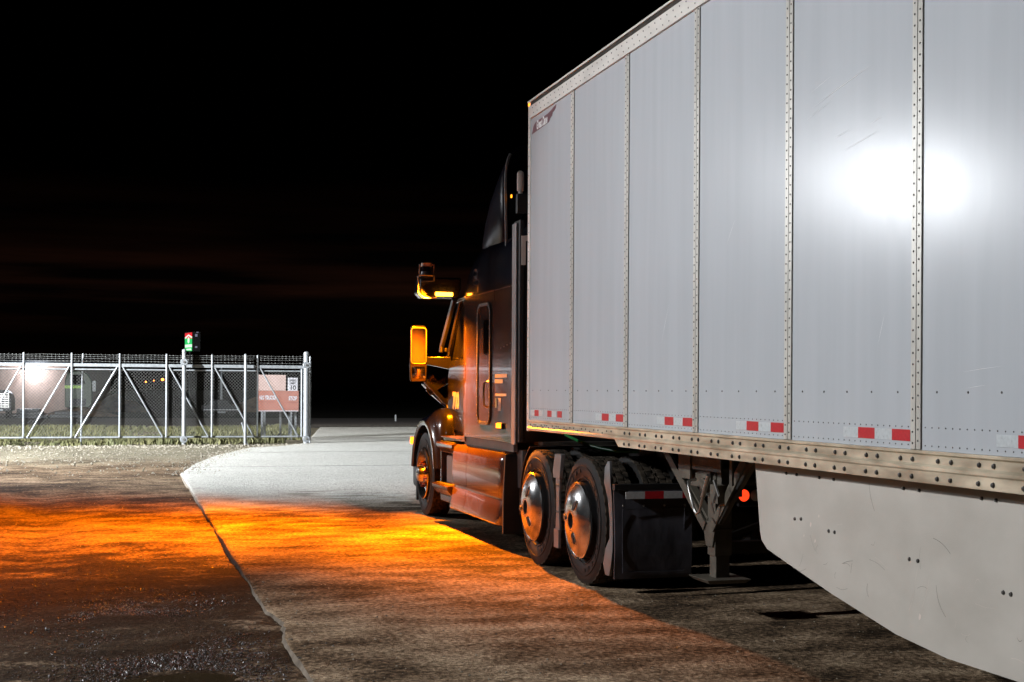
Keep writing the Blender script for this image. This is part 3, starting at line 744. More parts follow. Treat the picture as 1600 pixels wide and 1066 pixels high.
# tail lamps
m = MB(); m.box((TC-.40, 8.96, .68), (TC+.40, 9.0, .86)); m.box((TC-.40, 8.93, .86), (TC-.05, 9.0, .90)); m.build('lamp_bar', M['plastic'], tk, bevel=.01)
for x, mm in ((4.385, 'red_on'), (4.479, 'lens'), (mir(4.385), 'red_on'), (mir(4.479), 'lens')):
    m = MB(); m.lathe([(.050,0),(.052,-.012),(.044,-.016)], (x, 8.958, .765), (0,1,0), 24, 1); m.lathe([(.044,-.012),(.03,-.022),(.002,-.026)], (x, 8.958, .765), (0,1,0), 24)
    m.build('tail_lamp', [M[mm], M['plastic']], tk, smooth=40)
# air hoses and deck behind the cab
def sag(p, q, d, n=14): 
    p = Vector(p); q = Vector(q); return [p.lerp(q, i/n) - Vector((0,0,d*4*(i/n)*(1-i/n))) for i in range(n+1)]
for (x, mm, d) in ((4.15, 'green_hose', .55), (4.45, 'red_hose', .45), (4.95, 'black_hose', .5)):
    m = MB(); m.tube(sag((x, 12.0, 1.75), (x+.2, 11.42, 1.6), d), .016); m.build('air_hose', M[mm], tk, smooth=60)
m = MB(); m.tube(sag((3.95, 11.8, 1.12), (4.25, 9.9, 1.10), .10), .014); m.build('air_hose', M['green_hose'], tk, smooth=60)
m = MB(); m.tube([(4.1+.035*math.cos(t*.9), 9.7+t*.006, 1.03+.035*math.sin(t*.9)) for t in range(0, 90)], .009, 6); m.build('coiled_hose', M['steel'], tk, smooth=60)
m = MB(); m.box((3.72, 11.78, 1.02), (mir(3.72), 12.05, 1.05)); m.box((3.9, 11.25, .98), (mir(3.9), 11.85, 1.02)); m.build('deck_plate', M['under'], tk)

# sleeper, riveted side
m = MB()
half = [(12.06,1.240),(13.85,1.240),(14.00,1.232),(14.10,1.20),(14.14,1.12)]
poly = [(TC-w_, y) for y, w_ in half] + [(TC+w_, y) for y, w_ in half[::-1]]
m.prism(poly, 2, 1.035, 2.545)
for k in range(26):
    y = 12.12+k*.07
    if y < 13.95: m.rivet((TC-1.240, y, 2.525), (-1,0,0), .0055); m.rivet((TC-1.240, y, 1.06), (-1,0,0), .0055)
for k in range(4): m.rivet((TC-1.24, 12.15+k*.11, 1.98-.012*k), (-1,0,0), .006)
m.box((TC-1.243, 12.09, 1.05), (TC-1.239, 12.14, 2.52)); m.box((TC-1.2415, 12.72, 2.40), (TC-1.239, 12.725, 2.54))
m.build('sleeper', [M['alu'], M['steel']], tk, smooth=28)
# roof cap of the sleeper, rounding down to the windscreen
def sect(y, w_, z0, h, n_=24, e=4.5):
    pts = []
    for i in range(n_+1):
        t = math.pi*i/n_; c, s_ = math.cos(t), math.sin(t)
        pts.append((TC - w_*math.copysign(abs(c)**(2/e), c), y, z0 + h*abs(s_)**(2/e)))
    return pts
m = MB()
m.loft([sect(*a) for a in ((12.06,1.246,2.55,.66),(12.6,1.246,2.55,.67),(13.1,1.244,2.55,.67),(13.5,1.236,2.55,.63),(13.8,1.215,2.55,.54),(14.1,1.17,2.55,.43),(14.45,1.10,2.55,.32),(14.85,1.02,2.55,.20),(15.15,.93,2.55,.09),(15.25,.88,2.55,.02))])
m.box((TC-1.2475, 12.92, 2.56), (TC-1.244, 12.928, 2.98))
m.build('roof_cap', M['paint'], tk, smooth=50)
# tall aero fairing on the roof, open at the back
m = MB()
rg = []
for (y, w_, zt) in ((12.51,1.205,3.98),(12.75,1.20,3.90),(12.95,1.195,3.78),(13.16,1.19,3.64),(13.36,1.175,3.46),(13.55,1.15,3.27),(13.72,1.10,3.08)):
    r_ = []
    for i in range(25):
        t = math.pi*i/24; c, s_ = math.cos(t), math.sin(t)
        f = abs(s_)**(2/9); x = TC - w_*math.copysign(abs(c)**(2/9), c); z = 2.7 + (zt-2.7)*f
        r_.append((x, y - (.12*(1-f) if y < 12.6 else .06*(1-f) if y < 12.8 else 0), z))
    rg.append(r_)
m.loft(rg, 0, False, False)
m.build('roof_fairing', M['paint_dull'], tk, smooth=60, solid=.02)
edge = MB()
for i in range(5): edge.bar(Vector(rg[0][i])+Vector((-.006,-.006,0)), Vector(rg[0][i+1])+Vector((-.006,-.006,0)), .016, .022)
edge.build('fairing_edge', M['satin'], tk)
m = MB(); m.box((TC-1.03, 12.95, 3.1), (TC+1.03, 12.97, 3.55)); m.bar((TC-1.0,12.6,3.1),(TC-.8,12.62,3.8),.05,.04); m.bar((TC-.6,12.5,3.15),(TC-.2,12.6,3.85),.05,.04); m.bar((TC-.95,12.45,3.30),(TC-.45,12.45,3.22),.12,.08)
m.build('fairing_brace', M['plastic'], tk)
m = MB(); m.box((3.575, 12.37, 3.40), (3.583, 12.40, 3.43)); m.build('marker_light', M['amber_dim'], tk)
# side extenders
m = MB(); m.box((3.492, 11.93, 1.02), (3.512, 12.055, 3.10)); m.build('side_extender', M['satin'], tk, bevel=.008)
m = MB(); m.box((mir(3.512), 11.82, 1.02), (mir(3.492), 12.055, 3.10)); m.build('side_extender', M['satin'], tk, bevel=.008)
m = MB(); m.box((3.515, 11.86, 1.05), (3.55, 12.06, 3.12)); m.box((3.60, 12.0, 1.05), (mir(3.60), 12.055, 3.0)); m.build('sleeper_back', M['plastic'], tk)
m = MB(); m.cyl((3.556,12.0,3.41),(3.556,12.0,3.57),.033,n=20); m.lathe([(.033,0),(.028,.018),(.014,.028),(.001,.031)], (3.556,12.0,3.57), (0,0,1), 20); m.cyl((3.556,12.0,3.38),(3.556,12.0,3.41),.02); m.box((3.52,11.97,3.20),(3.62,12.03,3.38),1)
m.build('antenna_dome', [M['whitecap'], M['plastic']], tk, smooth=40)
m = MB(); m.box((3.525,11.845,2.70),(3.565,11.857,2.97)); m.box((3.565,11.845,2.925),(3.64,11.857,2.975)); m.build('light_bracket', M['whitecap'], tk)
# sleeper side hatch with rivet rim, handle and vent
m = MB(); hx = TC-1.240
ya, yb, za, zb, rr = 12.84, 13.36, 1.18, 2.42, .13
def rrect(ya, yb, za, zb, rr, n_=8):
    o = []
    for cy, cz, a0 in ((yb-rr, zb-rr, 0), (ya+rr, zb-rr, 90), (ya+rr, za+rr, 180), (yb-rr, za+rr, 270)):
        for i in range(n_+1):
            t = R(a0+90*i/n_); o.append((cy+rr*math.cos(t), cz+rr*math.sin(t)))
    return o
o1 = rrect(ya,yb,za,zb,rr); o2 = rrect(ya+.03,yb-.03,za+.03,zb-.03,rr-.03)
N_ = len(o1)
m.add([(hx-.014,y,z) for y,z in o1]+[(hx-.014,y,z) for y,z in o2]+[(hx+.002,y,z) for y,z in o1]+[(hx+.0,y,z) for y,z in o2],
      [(i,(i+1)%N_,N_+(i+1)%N_,N_+i) for i in range(N_)]+[(i,(i+1)%N_,2*N_+(i+1)%N_,2*N_+i) for i in range(N_)]+[(N_+i,N_+(i+1)%N_,3*N_+(i+1)%N_,3*N_+i) for i in range(N_)])
o3 = rrect(ya+.012,yb-.012,za+.012,zb-.012,rr-.012,5)
for i, (y, z) in enumerate(o3): m.rivet((hx-.014,y,z),(-1,0,0),.006,mi=1)
z = za+.2
while z < zb-.15: m.rivet((hx-.014,ya+.014,z),(-1,0,0),.006,mi=1); m.rivet((hx-.014,yb-.014,z),(-1,0,0),.006,mi=1); z += .085
hb = m.build('side_hatch', [M['plastic'], M['steel']], tk, smooth=30)
m = MB(); m.prism(o2, 0, hx-.006, hx-.002); m.build('hatch_panel', M['alu'], hb)
m = MB(); m.prism(rrect(12.93,13.10,1.90,2.25,.03,4), 0, hx-.012, hx-.0065); m.build('hatch_window', M['glass'], hb)
m = MB(); m.tube([(hx-.006,12.92,1.62),(hx-.05,12.92,1.60),(hx-.055,12.92,1.50),(hx-.05,12.92,1.38),(hx-.006,12.92,1.36)], .012); m.build('handle', M['steel'], hb, smooth=50)
# stickers
m = MB()
for (y0, y1, z0, z1, mi) in ((12.25,12.68,1.655,1.69,0),(12.40,12.68,1.60,1.64,0),(12.27,12.68,1.475,1.50,0),(12.60,12.67,1.36,1.455,1),(12.47,12.57,1.33,1.455,0)):
    m.box((hx-.003,y0,z0),(hx-.001,y1,z1),mi)
m.build('stickers', [M['sticker'], M['sticker_blue']], tk)
# clearance lamp low on the sleeper
m = MB(); m.box((hx-.022,12.36,1.155),(hx,12.56,1.215),1); m.box((hx-.03,12.38,1.163),(hx-.020,12.46,1.207)); m.box((hx-.03,12.475,1.163),(hx-.020,12.545,1.207)); m.build('clearance_lamp', [M['amber_dim'], M['plastic']], tk, bevel=.004)
# cab: lower body with door, upper with glass
m = MB()
m.loft([[(TC-1.05,14.05,z),(TC-1.05,15.2,z),(TC-1.0,15.62,z),(TC-.55,15.78,z),(TC+.55,15.78,z),(TC+1.0,15.62,z),(TC+1.05,15.2,z),(TC+1.05,14.05,z)] for z in (.98,1.86)])
m.loft([[(TC-1.045,14.05,1.86),(TC-1.045,15.2,1.86),(TC-.99,15.60,1.86),(TC-.55,15.76,1.86),(TC+.55,15.76,1.86),(TC+.99,15.60,1.86),(TC+1.045,15.2,1.86),(TC+1.045,14.05,1.86)],
        [(TC-1.0,14.05,2.58),(TC-1.0,15.0,2.58),(TC-.93,15.22,2.58),(TC-.5,15.32,2.58),(TC+.5,15.32,2.58),(TC+.93,15.22,2.58),(TC+1.0,15.0,2.58),(TC+1.0,14.05,2.58)]])
m.build('cab', M['paint'], tk, bevel=.03, seg=3)
m = MB(); m.prism([(14.25,1.06),(14.25,1.88),(15.3,1.88),(15.42,1.70),(15.42,1.06)][::-1], 0, TC-1.066, TC-1.048)
dr = m.build('door', M['paint'], tk, bevel=.008)
m = MB(); m.add([(TC-1.052,14.35,1.92),(TC-1.052,15.25,1.90),(TC-1.012,15.0,2.50),(TC-1.012,14.35,2.50)], [(0,1,2,3)]); m.build('window', M['glass'], dr)
m = MB(); m.box((TC-1.09,14.35,1.55),(TC-1.066,14.55,1.59)); m.build('handle', M['plastic'], dr, bevel=.008)
m = MB(); text_into(m, '700', .26, side_M(TC-1.068, 15.02, 1.40), bold=.012, sx=.8); m.build('door_number', M['yellow'], dr)
m = MB(); m.add([(TC-.54,15.775,1.87),(TC+.54,15.775,1.87),(TC+.48,15.335,2.55),(TC-.48,15.335,2.55)], [(0,1,2,3)]); m.build('windscreen', M['glass'], tk)
m = MB(); m.bar((TC-1.03,15.58,1.88),(TC-.97,15.16,2.60),.055,.05); m.build('pillar_trim', M['paint'], tk, bevel=.012)
m = MB(); m.bar((TC+1.03,15.58,1.88),(TC+.97,15.16,2.60),.055,.05); m.build('pillar_trim', M['paint'], tk, bevel=.012)
m = MB(); m.bar((TC-1.10,15.60,2.06),(TC-1.03,15.28,2.60),.045,.06); m.cyl((TC-1.11,15.60,1.98),(TC-1.10,15.60,2.08),.028); m.cyl((TC-1.05,15.6,1.99),(TC-1.05,15.6,2.04),.02); m.build('grab_bar', M['plastic'], tk, bevel=.01)
m = MB(); m.prism([(14.05,2.58),(14.05,2.64),(15.3,2.60),(15.25,2.56)], 0, TC-1.02, TC+1.02); m.build('visor_ledge', M['paint'], tk, bevel=.01)
# hood
m = MB()
def hs(y, w_, z1, z0=.75): 
    return [(TC-w_,y,z0),(TC-w_,y,z1-.22),(TC-w_*.93,y,z1-.09),(TC-w_*.72,y,z1-.02),(TC,y,z1+.03),(TC+w_*.72,y,z1-.02),(TC+w_*.93,y,z1-.09),(TC+w_,y,z1-.22),(TC+w_,y,z0)]
m.loft([hs(15.4,.98,1.84),hs(15.8,.95,1.80),(hs(16.4,.86,1.70)),hs(17.0,.72,1.55),hs(17.4,.58,1.38),hs(17.52,.50,1.25)]); m.build('hood', M['paint'], tk, smooth=40)
m = MB(); m.box((TC-.46,17.50,.72),(TC+.46,17.56,1.22)); m.build('grille', M['chrome'], tk, bevel=.02)
def fender(sx):
    m = MB(); outer = []; inner = []
    op = [(15.12,.62),(15.10,1.00),(15.16,1.22),(15.32,1.315),(15.55,1.325),(15.85,1.30),(16.10,1.235),(16.32,1.13),(16.50,.99),(16.62,.84),(16.68,.68),(16.69,.58)]
    for i, (y, z) in enumerate(op): outer.append((y, z))
    for i in range(len(op)):
        t = R(188 - 196*i/(len(op)-1)); inner.append((15.93+.60*math.cos(t), .505+.60*math.sin(t)))
    inner[0] = (15.345, .60); inner[-1] = (16.53, .56)
    xs_ = [(3.535,.06,1),(3.50,.03,1),(3.485,.0,1),(3.50,-.025,1)]
    rings = []
    for i in range(len(op)):
        (yo, zo), (yi, zi) = outer[i], inner[i]
        d = Vector((yo-yi, zo-zi)); l = d.length; d /= l
        def pt(x, r): return (x if sx == 1 else mir(x), yi+d.x*r, zi+d.y*r)
        rings.append([pt(3.56, 0), pt(3.50, .0), pt(3.485, .02), pt(3.485, .06), pt(3.515, .09), pt(3.525, max(.10, l*.55)), pt(3.565, max(.11, l-.06)), pt(3.63, max(.12, l-.012)), pt(3.75, l), pt(4.15, l+.02), pt(4.15, 0)])
    m.loft(rings); return m.build('fender', M['paint'], tk, smooth=45)
fender(1); fender(-1)
m = MB(); m.box((TC-1.17,16.70,.28),(TC+1.17,16.95,.66)); m.box((TC-.9,16.95,.28),(TC+.9,17.62,.66)); m.build('bumper', M['plastic'], tk, bevel=.06, seg=3)
m = MB(); m.box((3.50,16.66,.84),(3.53,16.72,.93)); m.lathe([(.045,0),(.04,-.025),(.02,-.045),(.001,-.05)], (3.525,16.62,.885), (1,.25,0), 16); m.build('turn_signal', M['amber_dim'], tk, smooth=50)
m = MB(); m.prism([(16.58,.13),(16.60,.56),(16.64,.56),(16.64,.13)], 0, 3.56, 3.95); m.build('front_mud_flap', M['plastic'], tk)
# chassis fairing with two entry steps
m = MB()
prof = [(3.66,.955),(3.56,.945),(3.505,.905),(3.488,.84),(3.484,.62),(3.492,.50),(3.500,.475),(3.492,.455),(3.470,.36),(3.452,.24),(3.462,.225),(3.66,.225)]
def fs(y, dx=0, dz=0): return [(x+dx, y, z+(dz if z > .9 else 0)) for x, z in prof]
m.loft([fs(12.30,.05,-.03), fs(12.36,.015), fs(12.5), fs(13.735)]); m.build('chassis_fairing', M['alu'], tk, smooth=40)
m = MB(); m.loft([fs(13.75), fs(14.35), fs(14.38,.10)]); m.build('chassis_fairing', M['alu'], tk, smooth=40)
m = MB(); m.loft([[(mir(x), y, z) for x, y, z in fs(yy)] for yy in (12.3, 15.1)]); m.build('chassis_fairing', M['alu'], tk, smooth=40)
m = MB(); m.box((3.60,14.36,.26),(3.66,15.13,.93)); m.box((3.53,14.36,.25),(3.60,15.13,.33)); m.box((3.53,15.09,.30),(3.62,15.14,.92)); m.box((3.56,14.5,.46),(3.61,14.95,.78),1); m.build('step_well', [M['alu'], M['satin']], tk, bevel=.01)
for z0, xo in ((.865, 3.475), (.395, 3.425)):
    m = MB(); m.prism([(xo,z0+.055),(xo+.004,z0+.02),(xo+.06,z0-.05),(3.64,z0-.05),(3.64,z0+.075),(xo+.01,z0+.065)], 1, 14.36, 15.13)
    for k in range(9): m.box((xo+.03,14.42+k*.075,z0+.07),(3.62,14.44+k*.075,z0+.079),1)
    m.build('step', [M['alu'], M['plastic']], tk, bevel=.008)
m = MB(); m.box((3.53,14.2,.985),(3.72,15.12,1.0)); m.prism([(14.05,1.03),(14.05,.97),(15.05,.945),(15.1,1.0)], 0, 3.545, 3.70); m.build('sill_plate', M['alu'], tk, bevel=.006)
m = MB(); m.box((3.56,12.2,.94),(3.60,14.1,1.03)); m.box((3.62,12.1,.6),(4.2,12.3,.96)); m.build('sill_panel', M['grey'], tk)
m = MB(); m.loft([[(3.50,12.27,.90),(4.0,12.27,.90),(4.0,12.295,.92),(3.50,12.295,.92)],[(3.475,12.24,.50),(4.0,12.24,.5),(4.0,12.29,.5),(3.475,12.29,.5)],[(3.462,12.20,.16),(4.0,12.22,.16),(4.0,12.25,.16),(3.462,12.24,.16)]]); m.build('fairing_end_flap', M['plastic'], tk, bevel=.006)
# mirror
m = MB(); mx0, mx1, my = 3.235, 3.445, 15.50
def mring(z, g, y0, y1): return [(mx0+g, y0, z),(mx1-g, y0, z),(mx1-g*.5, y0+.02, z),(mx1-.02-g, y1, z),(mx0+.03+g, y1, z),(mx0+g*.5, y0+.02, z)]
m.loft([mring(1.63,.03,my,my+.10),mring(1.66,.006,my,my+.14),mring(1.82,0,my,my+.15),mring(2.22,.008,my,my+.14),mring(2.28,.02,my,my+.11),mring(2.30,.05,my+.01,my+.08)])
mr = m.build('mirror', M['paint'], tk, bevel=.008, smooth=40)
m = MB(); m.prism([(x, z) for x, z in rrect(mx0+.022,mx1-.022,1.86,2.255,.03,5)], 1, my-.006, my-.002); m.build('mirror_glass', M['mirror'], mr)
m = MB(); rp_ = [(x, my-.008, z) for x, z in rrect(mx0+.014,mx1-.014,1.845,2.268,.035,6)]; m.tube(rp_+rp_[:2], .007, 6); m.build('mirror_rim', M['satin'], mr, smooth=60)
m = MB(); rings = []
for z, bow in ((1.67,0),(1.70,.010),(1.74,.014),(1.78,.010),(1.81,0)): rings.append([(mx0+.025,my-.003-bow*.4,z),(mx0+.07,my-.004-bow,z),(mx1-.07,my-.004-bow,z),(mx1-.025,my-.003-bow*.4,z)])
m.loft(rings, 0, False, False); m.build('convex_glass', M['mirror'], mr, smooth=60)
m = MB(); m.loft([[(mx1-.02,my+.02,1.84),(mx1-.02,my+.10,1.84),(mx1-.02,my+.10,1.93),(mx1-.02,my+.02,1.93)],[(3.72,15.42,1.78),(3.72,15.56,1.78),(3.72,15.56,1.93),(3.72,15.42,1.93)]]); m.bar((mx1-.03,my+.06,1.66),(3.72,15.62,1.36),.05,.05); m.build('mirror_arm', M['paint'], mr, bevel=.012)
# camera housing on the fender behind the mirror
m = MB(); m.bar((3.46,15.72,1.57),(3.58,15.72,1.69),.14,.09); m.bar((3.50,15.70,1.50),(3.74,15.62,1.68),.10,.10); m.loft([[(3.50,15.68,1.52),(3.56,15.78,1.46),(3.60,15.78,1.52)],[(3.74,15.62,1.28),(3.78,15.72,1.28),(3.78,15.72,1.60)]]); m.build('hood_mirror', M['paint'], tk, bevel=.012)
# sensor pod on the cab corner with the amber beacon below it
m = MB()
m.prism([(3.26,2.83),(3.245,2.66),(3.30,2.605),(3.70,2.61),(3.74,2.70),(3.74,2.84)], 1, 15.02, 15.34)
pod = m.build('sensor_pod', M['paint'], tk, bevel=.02, seg=3)
m = MB(); m.tube([(3.40,15.0,2.855),(3.235,15.0,2.855),(3.222,15.0,2.84),(3.222,15.0,2.655),(3.235,15.0,2.635),(3.30,15.0,2.595),(3.44,15.0,2.595)], .009); m.tube([(3.41,15.0,2.855),(3.41,15.0,2.79)], .009)
m.bar((3.26,15.0,2.78),(3.40,15.0,2.79),.01,.012); m.build('pod_frame', M['satin'], pod, smooth=60)
m = MB(); c = (3.345,15.12,0); m.cyl((c[0],c[1],2.85),(c[0],c[1],2.875),.085,n=28,mi=1); m.cyl((c[0],c[1],2.875),(c[0],c[1],2.905),.06,n=28,mi=1); m.cyl((c[0],c[1],2.905),(c[0],c[1],2.965),.055,n=28); m.cyl((c[0],c[1],2.965),(c[0],c[1],3.005),.062,n=28,mi=2)
for dx in (-.085,.085): m.cyl((c[0]+dx,c[1]-.02,2.85),(c[0]+dx,c[1]-.02,2.99),.006,n=8,mi=2)
m.bar((c[0],c[1]-.02,2.995),(c[0]+.085,c[1]-.02,2.985),.012,.012,2)
m.build('lidar', [M['lidar'], M['satin'], M['whitecap']], pod, smooth=40)
m = MB(); m.box((3.43,14.98,2.620),(3.63,15.015,2.662)); m.build('amber_beacon', M['amber_on'], pod, bevel=.006)

# amber light thrown by the beacon
def spot(name, loc, target, power, size, blend, col, rad, parent=None):
    d = bpy.data.lights.new(name, 'SPOT'); d.energy = power; d.spot_size = R(size); d.spot_blend = blend; d.color = col; d.shadow_soft_size = rad
    o = bpy.data.objects.new(name, d); C.collection.objects.link(o)
    v = Vector(target)-Vector(loc); o.rotation_euler = v.to_track_quat('-Z','Y').to_euler(); o.location = loc
    if parent is not None:
        o.parent = parent; o.location = Vector(loc)-WO[parent.name]
    return o
AMB = (1,.225,.001)
spot('beacon_beam', (3.36,14.96,2.57), (-6.5,15.7,0), P_AMBER, 128, 1.0, AMB, .05, pod)
spot('beacon_down', (3.33,14.94,2.56), (2.7,14.2,0), P_AMBER_DOWN, 124, 1.0, AMB, .05, pod)
spot('beacon_spill', (3.20,15.05,2.56), (3.50,13.75,1.05), P_AMBER_NEAR, 74, .8, AMB, .05, pod)
spot('beacon_front', (3.34,15.05,2.56), (3.62,15.55,1.45), 800, 104, .8, AMB, .05, pod)

# ------------------------------------------------------------------ sliding gate
GY = 38.1
def gx(px):
    k = (px-800)/2077; c, s_ = math.cos(R(THETA)), math.sin(R(THETA))
    return GY*(s_+k*c)/(c-k*s_)
vx = [gx(p) for p in (-113,-38,37,112,187,260,331,402,471)]
gt = thing('sliding_gate', 'long galvanised chain-link sliding gate with diagonal braces and barbed wire', 'gate', ((vx[0]+vx[-1])/2, GY, 0))
m = MB(); m.box((vx[0],GY-.05,2.12),(vx[-1]+.13,GY+.05,2.21)); m.build('track_rail', M['galv'], gt, bevel=.01)
m = MB(); m.cyl((vx[0],GY,2.045),(vx[-1]+.22,GY,2.045),.022); m.build('top_rail', M['galv'], gt, smooth=40)
m = MB(); m.cyl((vx[0],GY,.185),(vx[-1]+.05,GY,.185),.026); m.build('bottom_rail', M['galv'], gt, smooth=40)
for i, x in enumerate(vx):
    m = MB(); top = 2.48 if i < 8 else 2.10
    m.cyl((x,GY-.055,.19),(x,GY-.055,top),.027); m.cyl((x,GY-.055,top),(x,GY-.055,top+.015),.027,.012); m.build('upright', M['galv'], gt, smooth=40)
for i in range(8):
    m = MB(); a, b = vx[i], vx[i+1]
    if i < 4: p, q = (a+.10,GY-.05,.20), (b-.07,GY-.05,2.12)
    else: p, q = (a+.08,GY-.05,2.12), (b-.10,GY-.05,.20)
    m.cyl(p, q, .021); m.build('diagonal_brace', M['galv'], gt, smooth=40)
m = MB(); x0, x1, z0, z1 = vx[0], vx[-1], .20, 2.04; step = .09
def wire(p, q, r=.0034): m.cyl(p, q, r, n=4, cap=False)
Ht = z1-z0; s0 = x0-Ht
while s0 < x1:
    a = max(s0, x0); b = min(s0+Ht, x1)
    if b > a: wire((a,GY+.02,z0+(a-s0)),(b,GY+.02,z0+(b-s0))); wire((a,GY+.026,z1-(a-s0)),(b,GY+.026,z1-(b-s0)))
    s0 += step
m.build('chain_link_mesh', M['wire'], gt)
m = MB()
def barbs(x0, x1, y, z, dz):
    rnd = random.Random(int(z*1000)); k = int((x1-x0)/.35)
    pts = [(x0+(x1-x0)*i/k, y+rnd.uniform(-.012,.012), z+dz*i/k-.014*math.sin(math.pi*((i % 4)/4))+rnd.uniform(-.006,.006)) for i in range(k+1)]
    m.tube(pts, .0045, 4)
    x = x0
    while x < x1:
        zz = z+dz*(x-x0)/(x1-x0)-.006
        for _ in range(2):
            a = rnd.uniform(0,3.14); m.cyl((x-.018*math.cos(a),y-.01,zz-.022*math.sin(a)),(x+.018*math.cos(a),y+.01,zz+.022*math.sin(a)),.0034,n=3,cap=False)
        x += .10
for z, dz in ((2.275,.0),(2.33,.03),(2.385,.03),(2.44,.03)): barbs(vx[0], vx[-1]+.15, GY-.05, z, dz)
m.build('barbed_wire', M['wire'], gt)
def gpost(px, y, r, top, roller, label, name='gate_post', lean=0):
    x = gx(px)*y/GY
    t = thing(name, label, 'post', (x, y, -.03), 'posts holding the gate')
    m = MB(); m.cyl((x,y,-.04),(x+lean,y,top),r,n=16); m.lathe([(r,0),(r*.7,.02),(.001,.03)],(x+lean,y,top),(0,0,1),16); m.build('pole', M['galv'], t, smooth=40)
    if roller:
        for z in ((2.27,.13) if roller == 1 else (2.22,.13)):
            m = MB(); m.lathe([(.001,-.05),(.09,-.05),(.105,-.03),(.105,.03),(.09,.05),(.001,.05)], (x,y-.03,z), (0,1,0), 24); m.cyl((x,y-.10,z),(x,y+.04,z),.03,mi=1); m.build('roller', [M['galv'], M['steel']], t, smooth=40)
gpost(287.5, GY-.28, .057, 2.60, 1, 'thick roller post in front of the gate, below the lit red and green sign')
gpost(478.5, GY-.15, .080, 2.58, 2, 'thickest roller post at the right-hand end of the gate')
gpost(127, GY+.24, .028, 2.46, 0, 'thin leaning post behind the gate near the green parked truck', lean=.04)
gpost(383.5, GY-.24, .040, 2.49, 0, 'plain mid-weight post whose foot stands in the heap of pale stones')
gpost(484.5, GY+.10, .028, 2.46, 0, 'thin straight post just right of the thick end post')
m = MB(); x = gx(387)*.994; m.cyl((x,GY-.24,-.03),(x-.16,GY-.235,.60),.020,n=10); tag(m.build('prop_pole', M['galv'], None, smooth=40), 'short galvanised prop leaning against the plain gate post', 'prop')

# notice boards standing behind the gate mouth
def atZ(px, py, Z):
    dx, dy = px-800, py-610.5; x = dx+ROLL*dy; y = dy-ROLL*dx; c, s_ = math.cos(R(THETA)), math.sin(R(THETA))
    X = x/2077*Z; return Vector((X*c+Z*s_, -X*s_+Z*c, CAMH-y/2077*Z))
def board(name, px0, px1, py0, py1, Z, mm, label, cat, legs=True):
    a = atZ(px0, py1, Z); b = atZ(px1, py0, Z); y = (a.y+b.y)/2
    t = thing(name, label, cat, ((a.x+b.x)/2, y, -.03))
    m = MB(); m.box((a.x,y,a.z),(b.x,y+.02,b.z)); m.build('panel', M[mm], t, bevel=.006)
    if legs:
        for f in (.18,.82):
            m = MB(); x = a.x+(b.x-a.x)*f; m.box((x-.03,y+.022,-.03),(x+.03,y+.07,b.z-.05)); m.build('leg', M['galv'], t)
    return t, a, b, y
t, a, b, y = board('notice_board', 401, 468, 611, 643, 41.0, 'board_red', 'wide orange red notice board with white lettering behind the gate end', 'notice board')
m = MB(); cx = (a.x+b.x)/2
text_into(m, 'NO TRUCKS', .17, front_M(cx-.32, y-.006, a.z+.42), bold=.008, sx=.52); text_into(m, 'STOP', .17, front_M(cx+.45, y-.006, a.z+.40), bold=.008, sx=.62)
m.box((a.x+.01,y-.008,a.z+.004),(b.x-.01,y-.002,a.z+.03))
m.box((a.x+.02,y-.006,a.z+.29),(a.x+.52,y-.002,a.z+.298),1); m.box((b.x-.46,y-.006,a.z+.27),(b.x-.03,y-.002,a.z+.278),1)
m.build('lettering', [M['sign_white'], M['maroon']], t)
board('notice_board', 401, 447.5, 586, 610.5, 41.3, 'board_pale', 'pale pink blank notice board above the orange red one', 'notice board')
t, a, b, y = board('speed_limit_sign', 449.5, 465.5, 590.5, 613, 41.4, 'sign_white', 'small white SPEED LIMIT 10 sign above the orange red board', 'road sign')
m = MB(); cx = (a.x+b.x)/2
text_into(m, 'SPEED', .085, front_M(cx, y-.004, b.z-.09), bold=.003, sx=.95); text_into(m, 'LIMIT', .085, front_M(cx, y-.004, b.z-.175), bold=.003, sx=.95); text_into(m, '10', .20, front_M(cx, y-.004, b.z-.315), bold=.005)
m.build('lettering', M['black'], t)

# ------------------------------------------------------------------ background behind the gate
bz = 82.0
p0 = atZ(-260, 640, bz); p1 = atZ(104, 640, bz)
bd = thing('building', 'plain tan rendered building with a bright lamp on its wall', 'building', ((p0.x+p1.x)/2, p0.y, 0))
dirv = (p1-p0); dirv.z = 0; dirv.normalize(); nv = Vector((-dirv.y, dirv.x, 0))
def bp(u, v, z): 
    q = p0 + dirv*u + nv*v; return (q.x, q.y, z)
LW = (p1-p0).length
m = MB(); m.loft([[bp(0,0,-.05),bp(LW,0,-.05),bp(LW,9,-.05),bp(0,9,-.05)],[bp(0,0,3.0),bp(LW,0,3.0),bp(LW,9,3.0),bp(0,9,3.0)]]); m.build('wall', M['render'], bd)
m = MB(); m.loft([[bp(-.2,-.2,3.002),bp(LW+.2,-.2,3.002),bp(LW+.2,9.2,3.002),bp(-.2,9.2,3.002)],[bp(-.2,-.2,3.25),bp(LW+.2,-.2,3.25),bp(LW+.2,9.2,3.25),bp(-.2,9.2,3.25)]]); m.build('roof', M['dark_metal'], bd)
m = MB(); u = LW*(.30+.0); 
m.loft([[bp(.5,-.03,-.03),bp(3.2,-.03,-.03),bp(3.2,-.003,-.03),bp(.5,-.003,-.03)],[bp(.5,-.03,2.4),bp(3.2,-.03,2.4),bp(3.2,-.003,2.4),bp(.5,-.003,2.4)]]); m.build('door', M['dark_metal'], bd)
q = atZ(52.5, 575, bz); ul = (q-p0).dot(dirv)
